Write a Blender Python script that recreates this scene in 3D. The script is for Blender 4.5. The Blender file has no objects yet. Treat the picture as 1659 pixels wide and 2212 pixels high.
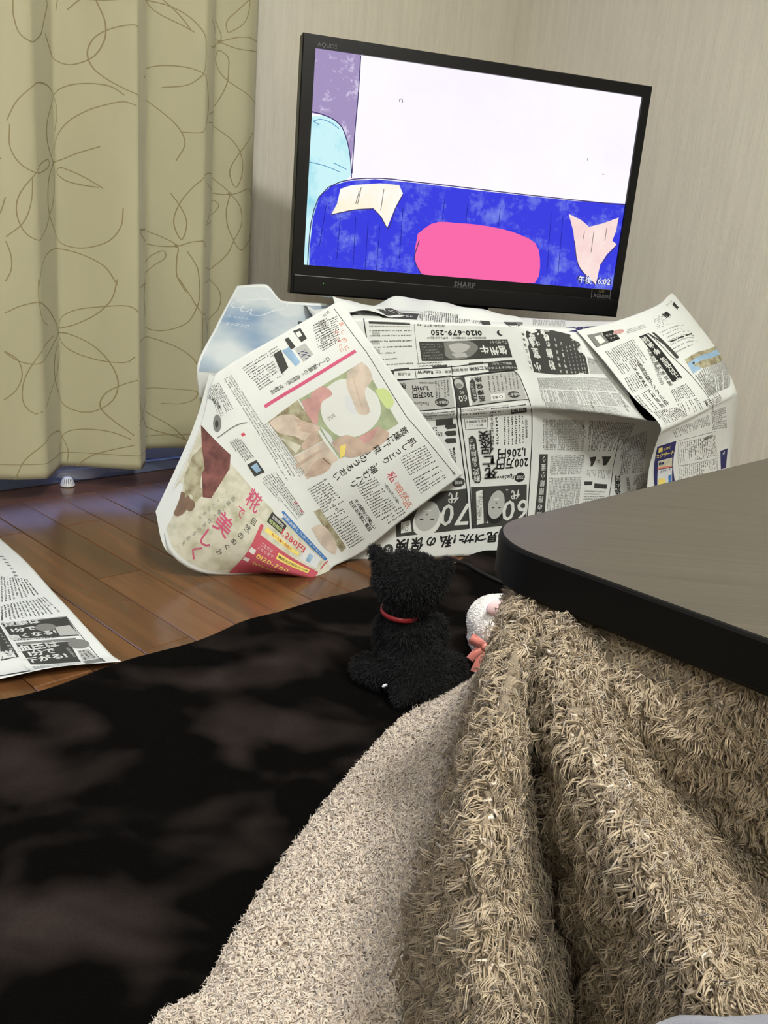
import bpy, bmesh, math, random
import numpy as np
from mathutils import Vector, Matrix

# ------------------------------------------------------------------ camera
W, H, F = 1659, 2212, 1850.0
PITCH, ROLL, CH = math.radians(16.5), math.radians(4.98), 0.60
_f = np.array([0, math.cos(PITCH), -math.sin(PITCH)])
_r = np.array([1.0, 0, 0])
_u = np.cross(_r, _f)
CM = np.array([math.cos(ROLL) * _r + math.sin(ROLL) * _u, -math.sin(ROLL) * _r + math.cos(ROLL) * _u, _f])
CP = np.array([0, 0, CH])
sc = bpy.context.scene
col = sc.collection
cam = bpy.data.cameras.new('camera')
cam.sensor_fit = 'HORIZONTAL'
cam.sensor_width = 36.0
cam.lens = F / W * 36.0
cam.clip_start = 0.01
camo = bpy.data.objects.new('camera', cam)
camo.matrix_world = Matrix([[CM[0][i], CM[1][i], -CM[2][i], CP[i]] for i in range(3)] + [[0, 0, 0, 1]])
col.objects.link(camo)
sc.camera = camo
# ------------------------------------------------------------------ world and exposure
wd = bpy.data.worlds.new('world')
sc.world = wd
wd.use_nodes = True
wd.node_tree.nodes['Background'].inputs[0].default_value = (0.5, 0.55, 0.7, 1)
wd.node_tree.nodes['Background'].inputs[1].default_value = 0.02
LAMP_POS = (0.60, 0.24, 2.10)
LAMP_STRENGTH = 142.0
FILL_POS = (0.0, -1.45, 2.2)  # unseen fill lamp, added to brighten from the front
FILL_STRENGTH = 100.0
LAMP_COLOR = (0.98, 1.0, 0.985, 1)
sc.view_settings.view_transform = 'Standard'
sc.view_settings.look = 'None'
sc.view_settings.gamma = 1.0
sc.view_settings.use_curve_mapping = False
sc.view_settings.exposure = 0.0
try:
    sc.cycles.use_denoising = True
    sc.cycles.max_bounces = 5
    sc.cycles.diffuse_bounces = 3
    sc.cycles.glossy_bounces = 2
    sc.cycles.transmission_bounces = 2
    sc.cycles.transparent_max_bounces = 6
    sc.cycles.adaptive_threshold = 0.02
except Exception:
    pass

rng = np.random.default_rng(7)
random.seed(7)


def ray(x, y):
    return CM.T @ np.array([(x - W / 2) / F, -(y - H / 2) / F, 1.0])


def onz(x, y, z=0.0):
    d = ray(x, y)
    return CP + d * ((z - CH) / d[2])


def onpl(x, y, p, n):
    d = ray(x, y)
    p = np.asarray(p, float)
    n = np.asarray(n, float)
    return CP + d * (((p - CP) @ n) / (d @ n))


def projv(P):
    c = (P - CP) @ CM.T
    return np.stack([W / 2 + F * c[..., 0] / c[..., 2], H / 2 - F * c[..., 1] / c[..., 2]], -1)


def lin(c):
    c = np.asarray(c, float) / 255.0
    return tuple(np.where(c <= 0.04045, c / 12.92, ((c + 0.055) / 1.055) ** 2.4)) + (1.0,)


# room axes: A along the window wall, B towards it
YA = math.radians(43.0)
A = np.array([math.sin(YA), math.cos(YA), 0])
B = np.array([-math.cos(YA), math.sin(YA), 0])


def ab(a, b, z=0.0):
    return A * a + B * b + np.array([0, 0, z])


# ------------------------------------------------------------------ helpers
def tag(o, label=None, cat=None, group=None, kind=None):
    if label:
        o['label'] = label
    if cat:
        o['category'] = cat
    if group:
        o['group'] = group
    if kind:
        o['kind'] = kind
    return o


MATS = {}


def mat(name, color, rough=0.7, spec=0.3, metal=0.0, sheen=0.0, emit=None, estr=0.0, noise=None, bump=None, coat=0.0):
    """noise=(scale3, color2, lo, hi[, detail]) mixes a second colour, bump=(scale3, strength, distance)."""
    if name in MATS:
        return MATS[name]
    m = bpy.data.materials.new(name)
    m.use_nodes = True
    nt = m.node_tree
    p = nt.nodes['Principled BSDF']
    p.inputs['Base Color'].default_value = color
    p.inputs['Roughness'].default_value = rough
    p.inputs['Specular IOR Level'].default_value = spec
    p.inputs['Metallic'].default_value = metal
    p.inputs['Sheen Weight'].default_value = sheen
    p.inputs['Coat Weight'].default_value = coat
    if emit:
        p.inputs['Emission Color'].default_value = emit
        p.inputs['Emission Strength'].default_value = estr
    tc = None

    def coords(scale):
        nonlocal tc
        tc = tc or nt.nodes.new('ShaderNodeTexCoord')
        mp = nt.nodes.new('ShaderNodeMapping')
        mp.inputs['Scale'].default_value = scale
        nt.links.new(tc.outputs['Object'], mp.inputs['Vector'])
        return mp.outputs[0]

    if noise:
        n = nt.nodes.new('ShaderNodeTexNoise')
        n.inputs['Scale'].default_value = 1.0
        n.inputs['Detail'].default_value = noise[4] if len(noise) > 4 else 4
        nt.links.new(coords(noise[0]), n.inputs['Vector'])
        cr = nt.nodes.new('ShaderNodeValToRGB')
        cr.color_ramp.elements[0].position = noise[2]
        cr.color_ramp.elements[1].position = noise[3]
        cr.color_ramp.elements[0].color = color
        cr.color_ramp.elements[1].color = noise[1]
        nt.links.new(n.outputs['Fac'], cr.inputs[0])
        nt.links.new(cr.outputs[0], p.inputs['Base Color'])
        if emit:
            nt.links.new(cr.outputs[0], p.inputs['Emission Color'])
    if bump:
        n = nt.nodes.new('ShaderNodeTexNoise')
        n.inputs['Scale'].default_value = 1.0
        n.inputs['Detail'].default_value = 5
        nt.links.new(coords(bump[0]), n.inputs['Vector'])
        b = nt.nodes.new('ShaderNodeBump')
        b.inputs['Strength'].default_value = bump[1]
        b.inputs['Distance'].default_value = bump[2]
        nt.links.new(n.outputs['Fac'], b.inputs['Height'])
        nt.links.new(b.outputs[0], p.inputs['Normal'])
    MATS[name] = m
    return m


def fast_mesh(name, V, Fc, smooth=False):
    """mesh from numpy verts (n,3) and a list of face arrays (k,3) or (k,4)"""
    me = bpy.data.meshes.new(name)
    V = np.ascontiguousarray(V, np.float32)
    Fc = [np.asarray(f, np.int32) for f in (Fc if isinstance(Fc, list) else [Fc]) if len(f)]
    me.vertices.add(len(V))
    me.vertices.foreach_set('co', V.ravel())
    nl = sum(f.size for f in Fc)
    nf = sum(len(f) for f in Fc)
    me.loops.add(nl)
    me.loops.foreach_set('vertex_index', np.concatenate([f.ravel() for f in Fc]))
    me.polygons.add(nf)
    sizes = np.concatenate([np.full(len(f), f.shape[1], np.int32) for f in Fc])
    starts = np.concatenate([[0], np.cumsum(sizes)[:-1]]).astype(np.int32)
    me.polygons.foreach_set('loop_start', starts)
    me.polygons.foreach_set('loop_total', sizes)
    if smooth:
        me.polygons.foreach_set('use_smooth', np.ones(nf, bool))
    me.update(calc_edges=True)
    me.validate()
    return me


def link(name, me, m=None, parent=None):
    o = bpy.data.objects.new(name, me)
    col.objects.link(o)
    if m is not None and me is not None:
        me.materials.append(m)
    if parent is not None:
        o.parent = parent
    return o


def empty(name, loc=(0, 0, 0)):
    o = bpy.data.objects.new(name, None)
    o.location = loc
    col.objects.link(o)
    return o


def put(o, parent):
    """parent while keeping the world placement"""
    o.parent = parent
    if parent is not None:
        o.matrix_parent_inverse = Matrix.Translation(parent.location).inverted() if parent.type == 'EMPTY' and tuple(parent.rotation_euler) == (0, 0, 0) else parent.matrix_basis.inverted()
    return o


def bm_obj(name, bm, m, parent=None, smooth=False, bevel=0.0, seg=2):
    me = bpy.data.meshes.new(name)
    if bevel:
        bmesh.ops.bevel(bm, geom=bm.edges[:], offset=bevel, segments=seg, affect='EDGES', profile=0.5)
    bm.normal_update()
    bm.to_mesh(me)
    bm.free()
    if smooth:
        for p in me.polygons:
            p.use_smooth = True
    o = link(name, me, m)
    if parent is not None:
        put(o, parent)
    return o


def box_bm(c, ax, ay, az, sx, sy, sz, bm=None):
    """box centred at c along the three axes with full sizes"""
    bm = bm or bmesh.new()
    M = Matrix([[ax[i] * sx, ay[i] * sy, az[i] * sz, c[i]] for i in range(3)] + [[0, 0, 0, 1]])
    bmesh.ops.create_cube(bm, size=1.0, matrix=M)
    return bm


Z = np.array([0, 0, 1.0])


def tube(P, r, n=8):
    """verts and quads of a tube along the points P; r a number or one per point"""
    P = np.asarray(P, float)
    r = np.broadcast_to(np.asarray(r, float), (len(P),))
    T = np.gradient(P, axis=0)
    T /= np.linalg.norm(T, axis=1, keepdims=True) + 1e-12
    up = np.array([0, 0, 1.0]) if abs(T[0][2]) < 0.9 else np.array([1.0, 0, 0])
    N1 = np.cross(T, up)
    N1 /= np.linalg.norm(N1, axis=1, keepdims=True) + 1e-12
    N2 = np.cross(T, N1)
    th = np.linspace(0, 2 * math.pi, n, endpoint=False)
    V = P[:, None] + r[:, None, None] * (np.cos(th)[None, :, None] * N1[:, None] + np.sin(th)[None, :, None] * N2[:, None])
    m = len(P)
    i = np.arange(m - 1)[:, None] * n
    j = np.arange(n)[None]
    k = (j + 1) % n
    Q = np.stack([i + j, i + k, i + n + k, i + n + j], -1).reshape(-1, 4)
    caps = [np.array([[*range(n)][::-1]]), np.array([[(m - 1) * n + q for q in range(n)]])]
    return V.reshape(-1, 3), [Q] + caps


def strands(roots, dirs, norms, length, radius, seg=4, sides=3, curl=0.3, sag=0.3, clump=None, wave=None):
    """tapering wavy hairs as one mesh. clump: (n,3) tip targets offset or None"""
    n = len(roots)
    t = np.linspace(0, 1, seg + 1)[None, :, None]
    d = dirs / (np.linalg.norm(dirs, axis=1, keepdims=True) + 1e-9)
    L = np.broadcast_to(np.asarray(length, float), (n,))[:, None, None]
    R = np.broadcast_to(np.asarray(radius, float), (n,))[:, None, None]
    s1 = np.cross(d, norms)
    s1 /= np.linalg.norm(s1, axis=1, keepdims=True) + 1e-9
    s2 = np.cross(d, s1)
    ph = rng.uniform(0, 2 * math.pi, (n, 1, 1))
    fr = rng.uniform(4, 8, (n, 1, 1))
    if wave is not None:               # locks whose hairs curl together
        ph, fr = wave[0].reshape(n, 1, 1), wave[1].reshape(n, 1, 1)
    P = roots[:, None] + d[:, None] * L * t
    P = P + curl * L * t * 0.5 * (np.cos(fr * t + ph) * s1[:, None] + np.sin(fr * t + ph) * s2[:, None])
    P = P - np.array([0, 0, 1.0]) * sag * L * t * t
    if clump is not None:
        P = P + (clump[:, None] - P[:, -1:]) * (t ** 1.5) * 0.75
    T = np.gradient(P, axis=1)
    T /= np.linalg.norm(T, axis=2, keepdims=True) + 1e-9
    N1 = np.cross(T, s1[:, None] + 0.3 * norms[:, None])
    N1 /= np.linalg.norm(N1, axis=2, keepdims=True) + 1e-9
    N2 = np.cross(T, N1)
    prof = (1 - t[..., 0] ** 2.2)[:, :, None] * R + 0.00003
    th = np.arange(sides) * 2 * math.pi / sides
    V = P[:, :, None] + prof[:, :, :, None] * (np.cos(th)[None, None, :, None] * N1[:, :, None] + np.sin(th)[None, None, :, None] * N2[:, :, None])
    V = V.reshape(-1, 3)
    per = (seg + 1) * sides
    i = np.arange(seg)[:, None] * sides
    j = np.arange(sides)[None]
    k = (j + 1) % sides
    Q = np.stack([i + j, i + k, i + sides + k, i + sides + j], -1).reshape(-1, 4)
    Fq = (np.arange(n)[:, None, None] * per + Q[None]).reshape(-1, 4)
    return V, Fq


def pchip(x, y, xn):
    """monotone cubic through (x, y[..., :]) along axis 0"""
    x = np.asarray(x, float)
    h = np.diff(x)
    hh = h.reshape((-1,) + (1,) * (y.ndim - 1))
    dl = np.diff(y, axis=0) / hh
    m = np.zeros_like(y)
    if len(x) == 2:
        m[:] = dl[0]
    else:
        w1 = 2 * hh[1:] + hh[:-1]
        w2 = hh[1:] + 2 * hh[:-1]
        a, b = dl[:-1], dl[1:]
        with np.errstate(all='ignore'):
            mi = (w1 + w2) / (w1 / a + w2 / b)
        m[1:-1] = np.where(a * b > 0, mi, 0)
        m[1:-1] = np.nan_to_num(m[1:-1])
        m[0], m[-1] = dl[0], dl[-1]
    k = np.clip(np.searchsorted(x, xn, side='right') - 1, 0, len(x) - 2)
    t = ((xn - x[k]) / h[k]).reshape((-1,) + (1,) * (y.ndim - 1))
    hk = h[k].reshape(t.shape)
    return ((1 + 2 * t) * (1 - t) ** 2) * y[k] + (t * (1 - t) ** 2) * hk * m[k] + (t * t * (3 - 2 * t)) * y[k + 1] + (t * t * (t - 1)) * hk * m[k + 1]


def smooth_path(pts, n=40):
    pts = np.asarray(pts, float)
    t = np.concatenate([[0], np.cumsum(np.linalg.norm(np.diff(pts, axis=0), axis=1))])
    tt = np.linspace(0, t[-1], n)
    # Catmull-Rom on chord length
    m = np.gradient(pts, t, axis=0)
    k = np.clip(np.searchsorted(t, tt, side='right') - 1, 0, len(t) - 2)
    h = (t[k + 1] - t[k])[:, None]
    x = ((tt - t[k])[:, None]) / h
    return ((1 + 2 * x) * (1 - x) ** 2) * pts[k] + x * (1 - x) ** 2 * h * m[k] + x * x * (3 - 2 * x) * pts[k + 1] + x * x * (x - 1) * h * m[k + 1]


class Surf:
    """smooth sheet through a grid of 3-D control points, P[j][i] at vs[j], us[i]"""

    def __init__(s, us, vs, P, n=161, crinkle=0.0, seed=1, face=None):
        P = np.asarray(P, float)
        s.u0, s.u1, s.v0, s.v1, s.n = us[0], us[-1], vs[0], vs[-1], n
        U = np.linspace(us[0], us[-1], n)
        V = np.linspace(vs[0], vs[-1], n)
        G = pchip(us, np.swapaxes(P, 0, 1), U)
        G = pchip(vs, np.swapaxes(G, 0, 1), V)
        s.G = G
        s._norm(face)
        if crinkle:
            r = np.random.default_rng(seed)
            uu, vv = np.meshgrid(U, V)
            d = np.zeros_like(uu)
            for k in range(9):
                a = r.uniform(0, math.pi)
                fq = r.uniform(6, 26)
                d += (np.abs(np.sin((uu * math.cos(a) + vv * math.sin(a)) * fq + r.uniform(0, 6))) - 0.6) * r.uniform(0.4, 1) * 8 / fq
            s.G = s.G + s.N * (d * crinkle)[..., None]
            s._norm(face)

    def _norm(s, face):
        G = s.G
        N = np.cross(np.gradient(G, axis=1), np.gradient(G, axis=0))
        N /= np.linalg.norm(N, axis=2, keepdims=True) + 1e-12
        c = s.n // 2
        tow = (CP if face is None else np.asarray(face, float)) - G[c, c]
        if face is None:
            if (N * (CP - G)).sum(-1).mean() < 0:
                N = -N
        elif N[c, c] @ tow < 0:
            N = -N
        s.N = N

    def _at(s, X, u, v):
        n = s.n
        fu = np.clip((u - s.u0) / (s.u1 - s.u0), 0, 1) * (n - 1)
        fv = np.clip((v - s.v0) / (s.v1 - s.v0), 0, 1) * (n - 1)
        i = np.minimum(fu.astype(int), n - 2)
        j = np.minimum(fv.astype(int), n - 2)
        a = (fu - i)[:, None]
        b = (fv - j)[:, None]
        return (1 - a) * (1 - b) * X[j, i] + a * (1 - b) * X[j, i + 1] + (1 - a) * b * X[j + 1, i] + a * b * X[j + 1, i + 1]

    def at(s, u, v, off=0.0):
        u = np.asarray(u, float)
        v = np.asarray(v, float)
        return s._at(s.G, u, v) + s._at(s.N, u, v) * np.asarray(off).reshape(-1, 1)

    def uv(s, px, py):
        if not hasattr(s, 'pp'):
            s.pp = projv(s.G)
        d = ((s.pp - np.array([px, py])) ** 2).sum(-1)
        j, i = np.unravel_index(np.argmin(d), d.shape)
        du = (s.u1 - s.u0) / (s.n - 1)
        dv = (s.v1 - s.v0) / (s.n - 1)
        i0, j0 = min(max(i, 1), s.n - 2), min(max(j, 1), s.n - 2)
        gu = (s.pp[j0, i0 + 1] - s.pp[j0, i0 - 1]) / 2
        gv = (s.pp[j0 + 1, i0] - s.pp[j0 - 1, i0]) / 2
        det = gu[0] * gv[1] - gu[1] * gv[0]
        r = np.array([px, py]) - s.pp[j, i]
        a = b = 0.0
        if abs(det) > 1e-3:
            a = np.clip((r[0] * gv[1] - r[1] * gv[0]) / det, -1.5, 1.5)
            b = np.clip((gu[0] * r[1] - gu[1] * r[0]) / det, -1.5, 1.5)
        return s.u0 + (i + a) * du, s.v0 + (j + b) * dv

    def mesh(s, name, step=2):
        G = s.G[::step, ::step]
        n, m = G.shape[:2]
        idx = np.arange(n * m).reshape(n, m)
        Q = np.stack([idx[:-1, :-1], idx[:-1, 1:], idx[1:, 1:], idx[1:, :-1]], -1).reshape(-1, 4)
        a, b, c = G[n // 2, m // 2], G[n // 2, m // 2 + 1], G[n // 2 + 1, m // 2]
        if np.cross(b - a, c - a) @ s.N[::step, ::step][n // 2, m // 2] < 0:
            Q = Q[:, ::-1]
        return fast_mesh(name, G.reshape(-1, 3), Q, True)


# ------------------------------------------------------------------ glyphs (built-in font)
_GC = {}
_fc = bpy.data.curves.new('glyph_source', 'FONT')
_fo = bpy.data.objects.new('glyph_source', _fc)


def glyph(ch, bold=0.0):
    """verts (n,2) centred on the em box, triangles, advance"""
    key = (ch, bold)
    if key not in _GC:
        _fc.body = ch
        _fc.size = 1.0
        _fc.resolution_u = 2
        _fc.offset = 0.0
        me = _fo.to_mesh()
        v = np.zeros(len(me.vertices) * 3, np.float32)
        me.vertices.foreach_get('co', v)
        v = v.reshape(-1, 3)[:, :2].astype(float)
        me.calc_loop_triangles()
        t = np.array([q.vertices[:] for q in me.loop_triangles], np.int32).reshape(-1, 3)
        _fo.to_mesh_clear()
        cjk = ord(ch) > 0x2E80
        if len(v) and bold:
            sh = [(0, 0)] + [(bold * math.cos(q), bold * math.sin(q)) for q in np.arange(8) * math.pi / 4][:: (1 if bold > 0.05 else 2)]
            t = np.concatenate([t + k * len(v) for k in range(len(sh))])
            v = np.concatenate([v + np.array(q) for q in sh])
        if len(v):
            if cjk:
                adv = 1.0
                v = v - np.array([0.5, 0.38])
            else:
                adv = v[:, 0].max() - v[:, 0].min() + 0.08
                v = v - np.array([(v[:, 0].max() + v[:, 0].min()) / 2, 0.36])
        else:
            adv = 0.4
        _GC[key] = (v, t, adv)
    return _GC[key]


def layout(s, size, vertical=False, bold=0.0, pitch=1.0, squash=1.0):
    """2-D mesh of a string centred on 0, y down"""
    out, tris, pos, n = [], [], 0.0, 0
    for ch in s:
        v, t, adv = glyph(ch, bold)
        step = (1.0 if vertical else (adv if ch != ' ' else 0.4)) * pitch
        if vertical and ch == ' ':
            step = 0.5
        if len(v):
            q = v * np.array([1, -1.0])
            if vertical and ch in 'ー〜-':
                q = q[:, ::-1] * np.array([-1, 1.0])
            if vertical:
                q = q + np.array([0, pos + step / 2])
            else:
                q = q * np.array([squash, 1]) + np.array([(pos + step / 2) * squash, 0])
            out.append(q)
            tris.append(t + n)
            n += len(q)
        pos += step
    if not out:
        return np.zeros((0, 2)), np.zeros((0, 3), int)
    V = np.concatenate(out)
    c = np.array([0, pos / 2]) if vertical else np.array([pos * squash / 2, 0])
    return (V - c) * size, np.concatenate(tris)


INK = {
    'black': (38, 38, 36), 'dark': (62, 62, 58), 'grey': (120, 120, 114), 'lgrey': (172, 172, 166), 'white': (212, 213, 206),
    'pink': (196, 88, 118), 'red': (196, 70, 82), 'orange': (214, 128, 104), 'yellow': (226, 205, 110), 'blue': (70, 118, 176), 'navy': (48, 48, 92),
    'green': (166, 176, 140), 'lime': (190, 205, 140), 'skin': (208, 192, 174), 'skin2': (196, 172, 154), 'rose': (200, 154, 148), 'cream': (204, 200, 182),
    'brown': (128, 104, 86), 'sky': (86, 118, 150), 'lblue': (150, 180, 205), 'pale': (206, 208, 208), 'maroon': (132, 86, 80), 'khaki': (172, 166, 138), 'crimson': (184, 84, 96),
}
NAMES = {'black': 'printed_text'}


def ink(k):
    c = lin(INK[k])
    if k == 'cream':
        return mat('ink_cream', c, 0.8, 0.15, noise=((45, 45, 45), lin((160, 158, 128)), 0.42, 0.8))
    if k == 'sky':
        return mat('ink_sky', c, 0.7, 0.2, noise=((6, 6, 9), lin((186, 192, 190)), 0.34, 0.6, 3))
    if k == 'khaki':
        return mat('ink_khaki', c, 0.8, 0.15, noise=((60, 60, 60), lin((120, 108, 80)), 0.4, 0.7))
    if k in ('skin', 'skin2', 'rose', 'green', 'maroon', 'brown', 'lblue'):
        d = tuple(np.array(INK[k]) * (0.86 if k != 'maroon' else 0.6))
        return mat('ink_' + k, c, 0.75, 0.2, noise=((38, 38, 38), lin(d), 0.35, 0.72, 2))
    return mat('ink_' + k, c, 0.75, 0.2)


class Page:
    """a printed sheet: a Surf plus ink shapes laid on it. flip: the page lies upside down"""

    def __init__(s, surf, scale=1100.0, flip=False):
        s.s, s.k, s.flip, s.parts = surf, scale, flip, {}

    def add(s, key, uv, tris, layer, what='text'):
        uv = np.asarray(uv, float)
        big = what == 'panel' and len(uv) and (uv.max(0) - uv.min(0)).max() > 0.011
        k = (key, 'big', len(s.parts)) if big else (key, 'small', 0)
        s.parts.setdefault(k, []).append((uv, np.asarray(tris, int).reshape(-1, 3), layer))

    def text(s, px, py, st, hpx, key='black', vert=False, bold=0.0, layer=4, rot=0.0, pitch=1.0, squash=1.0):
        V, T = layout(st, hpx / s.k, vert, bold, pitch, squash)
        if not len(V):
            return
        th = math.radians(rot + (180 if s.flip else 0))
        c, d = math.cos(th), math.sin(th)
        V = V @ np.array([[c, d], [-d, c]])
        u, v = s.s.uv(px, py)
        s.add(key, V + np.array([u, v]), T, layer)

    def tuv(s, u, v, st, h, key='black', bold=0.0, layer=5, vert=False):
        V, T = layout(st, h, vert, bold)
        s.add(key, V + np.array([u, v]), T, layer)

    def line_text(s, p0, p1, st, hpx, key='black', vert=True, bold=0.0, layer=4):
        """characters spread one by one from pixel p0 to p1"""
        a = np.array(s.s.uv(*p0))
        b = np.array(s.s.uv(*p1))
        n = len(st)
        th = math.pi if s.flip else 0.0
        for i, ch in enumerate(st):
            V, T = layout(ch, hpx / s.k, vert, bold)
            if len(V):
                V = V * (math.cos(th))
                s.add(key, V + a + (b - a) * (i / max(1, n - 1)), T, layer)

    def quad(s, pts, key, layer=1, n=None):
        """four pixel corners"""
        q = [np.array(s.s.uv(*p)) for p in pts]
        s.quad_uv(q, key, layer, n)

    def quad_uv(s, q, key, layer=1, n=None):
        q = [np.asarray(x, float) for x in q]
        e = max(np.linalg.norm(q[1] - q[0]), np.linalg.norm(q[2] - q[3]))
        f = max(np.linalg.norm(q[3] - q[0]), np.linalg.norm(q[2] - q[1]))
        n1 = n or max(1, int(e / 0.007))
        n2 = n or max(1, int(f / 0.007))
        a = np.linspace(0, 1, n1 + 1)[None, :, None]
        b = np.linspace(0, 1, n2 + 1)[:, None, None]
        P = (1 - a) * (1 - b) * q[0] + a * (1 - b) * q[1] + a * b * q[2] + (1 - a) * b * q[3]
        idx = np.arange((n1 + 1) * (n2 + 1)).reshape(n2 + 1, n1 + 1)
        t1 = np.stack([idx[:-1, :-1], idx[:-1, 1:], idx[1:, 1:]], -1).reshape(-1, 3)
        t2 = np.stack([idx[:-1, :-1], idx[1:, 1:], idx[1:, :-1]], -1).reshape(-1, 3)
        s.add(key, P.reshape(-1, 2), np.concatenate([t1, t2]), layer, 'panel')

    def poly(s, pts, key, layer=2, grow=4):
        """star-shaped polygon of pixel points, rings from its middle"""
        q = np.array([s.s.uv(*p) for p in pts])
        if key in ('skin', 'skin2', 'rose', 'white', 'pale', 'brown', 'maroon', 'grey', 'lgrey', 'lime') and len(q) > 4:
            q = smooth_path(np.concatenate([q, q[:1]]), 5 * len(q))[:-1]
        s.poly_uv(q, key, layer, grow)

    def poly_uv(s, q, key, layer=2, grow=4):
        n = len(q)
        c = q.mean(0)
        R = [c[None]] + [c + (q - c) * (k / grow) for k in range(1, grow + 1)]
        V = np.concatenate(R)
        T = [[0, 1 + i, 1 + (i + 1) % n] for i in range(n)]
        for k in range(grow - 1):
            a, b = 1 + k * n, 1 + (k + 1) * n
            for i in range(n):
                j = (i + 1) % n
                T += [[a + i, b + i, b + j], [a + i, b + j, a + j]]
        s.add(key, V, T, layer, 'panel')

    def ellipse(s, px, py, rx, ry, key, layer=2, rot=0.0, n=22, grow=3):
        c = np.array(s.s.uv(px, py))
        th = np.linspace(0, 2 * math.pi, n, endpoint=False)
        r = math.radians(rot)
        x, y = rx / s.k * np.cos(th), ry / s.k * np.sin(th)
        s.poly_uv(np.stack([c[0] + x * math.cos(r) - y * math.sin(r), c[1] + x * math.sin(r) + y * math.cos(r)], -1), key, layer, grow)

    def line(s, p, q, wpx, key='black', layer=2):
        a = np.array(s.s.uv(*p))
        b = np.array(s.s.uv(*q))
        d = b - a
        L = np.linalg.norm(d)
        if L < 1e-6:
            return
        nrm = np.array([-d[1], d[0]]) / L * wpx / s.k / 2
        n = max(1, int(L / 0.006))
        t = np.linspace(0, 1, n + 1)[:, None]
        P = np.concatenate([a + d * t + nrm, a + d * t - nrm])
        i = np.arange(n)
        T = np.concatenate([np.stack([i, i + 1, i + n + 2], -1), np.stack([i, i + n + 2, i + n + 1], -1)])
        s.add(key, P, T, layer)

    def frame(s, pts, wpx, key='black', layer=2):
        for i in range(len(pts)):
            s.line(pts[i], pts[(i + 1) % len(pts)], wpx, key, layer)

    def body(s, pts, key='dark', size=0.0031, gap=1.55, vert=True, fill=0.93, layer=2, seed=None, cols=0):
        """small running text filling a pixel quad; every character a few strokes. cols: broken into that many tiers"""
        r = np.random.default_rng(seed if seed is not None else int(abs(pts[0][0] * 7 + pts[0][1] * 13)))
        q = [np.array(s.s.uv(*p)) for p in pts]
        w = (np.linalg.norm(q[1] - q[0]) + np.linalg.norm(q[2] - q[3])) / 2
        h = (np.linalg.norm(q[3] - q[0]) + np.linalg.norm(q[2] - q[1])) / 2
        n1 = max(1, int(w / (size * (gap if vert else 1.03))))
        n2 = max(1, int(h / (size * (1.03 if vert else gap))))
        a, b = np.meshgrid((np.arange(n1) + 0.5) / n1, (np.arange(n2) + 0.5) / n2)
        keep = r.random(a.shape) < fill
        L = a.shape[0] if vert else a.shape[1]
        for k in range(n1 if vert else n2):         # ragged paragraph ends
            if r.random() < 0.22:
                e = int(L * r.uniform(0.35, 0.95))
                if vert:
                    keep[e:, k] = False
                else:
                    keep[k, e:] = False
        if cols:
            tt = (b if vert else a) * cols % 1.0
            keep &= tt > 0.09
        a, b = a[keep], b[keep]
        C = ((1 - a) * (1 - b))[:, None] * q[0] + (a * (1 - b))[:, None] * q[1] + (a * b)[:, None] * q[2] + ((1 - a) * b)[:, None] * q[3]
        m = len(C)
        if not m:
            return
        st = []
        for k in range(4):
            hor = k < 2
            cx = r.uniform(-0.18, 0.18, m)
            cy = r.uniform(-0.38, 0.38, m)
            lx = r.uniform(0.5, 0.85, m) if hor else r.uniform(0.15, 0.24, m)
            ly = r.uniform(0.15, 0.24, m) if hor else r.uniform(0.5, 0.9, m)
            if not hor:
                cx, cy = r.uniform(-0.35, 0.35, m), r.uniform(-0.1, 0.1, m)
            st.append(np.stack([np.stack([cx - lx / 2, cy - ly / 2], -1), np.stack([cx + lx / 2, cy - ly / 2], -1), np.stack([cx + lx / 2, cy + ly / 2], -1), np.stack([cx - lx / 2, cy + ly / 2], -1)], 1))
        V = (C[:, None, None] + np.stack(st, 1) * size).reshape(-1, 2)
        i = np.arange(m * 4)[:, None] * 4
        T = np.concatenate([i + np.array([[0, 1, 2]]), i + np.array([[0, 2, 3]])])
        s.add(key, V, T, layer)

    def build(s, name, label, group=None, thick=0.0004, step=2, papermat=None):
        root = link(name, s.s.mesh(name, step), papermat or PAPER)
        md = root.modifiers.new('thickness', 'SOLIDIFY')
        md.thickness = thick
        md.offset = -1
        tag(root, label, 'newspaper', group)
        for key, lst in s.parts.items():
            V, T, n = [], [], 0
            for uv, t, layer in lst:
                V.append(s.s.at(uv[:, 0], uv[:, 1], np.full(len(uv), 0.00012 + layer * 0.00016)))
                T.append(t + n)
                n += len(uv)
            big = key[1] == 'big'
            nm = ('printed_panel' if key[0] in ('black', 'dark', 'white', 'grey', 'lgrey') else 'printed_picture') if big else 'printed_text'
            o = link(nm, fast_mesh(nm, np.concatenate(V), np.concatenate(T)), ink(key[0]), root)
            if not big:
                tag(o, kind='stuff')
        return root


PAPER = mat('newsprint', lin((213, 215, 209)), 0.85, 0.15, bump=((60, 60, 60), 0.06, 0.002))

# ================================================================== THE ROOM
WB, WA = 2.007, 2.60          # window wall at b = WB, other wall at a = WA
A0, B0, CZ = -1.7, -2.2, 2.35
wallpaper = mat('wallpaper', lin((218, 211, 193)), 0.85, 0.15, noise=((70, 70, 5), lin((209, 202, 185)), 0.35, 0.7, 5), bump=((260, 260, 14), 0.35, 0.004))


def slab(name, a0, a1, b0, b1, z0, z1, m, parent=None, kind='structure', bevel=0.0):
    bm = box_bm(ab((a0 + a1) / 2, (b0 + b1) / 2, (z0 + z1) / 2), A, B, Z, a1 - a0, b1 - b0, z1 - z0)
    o = bm_obj(name, bm, m, parent, bevel=bevel)
    if kind:
        tag(o, kind=kind)
    return o


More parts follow.
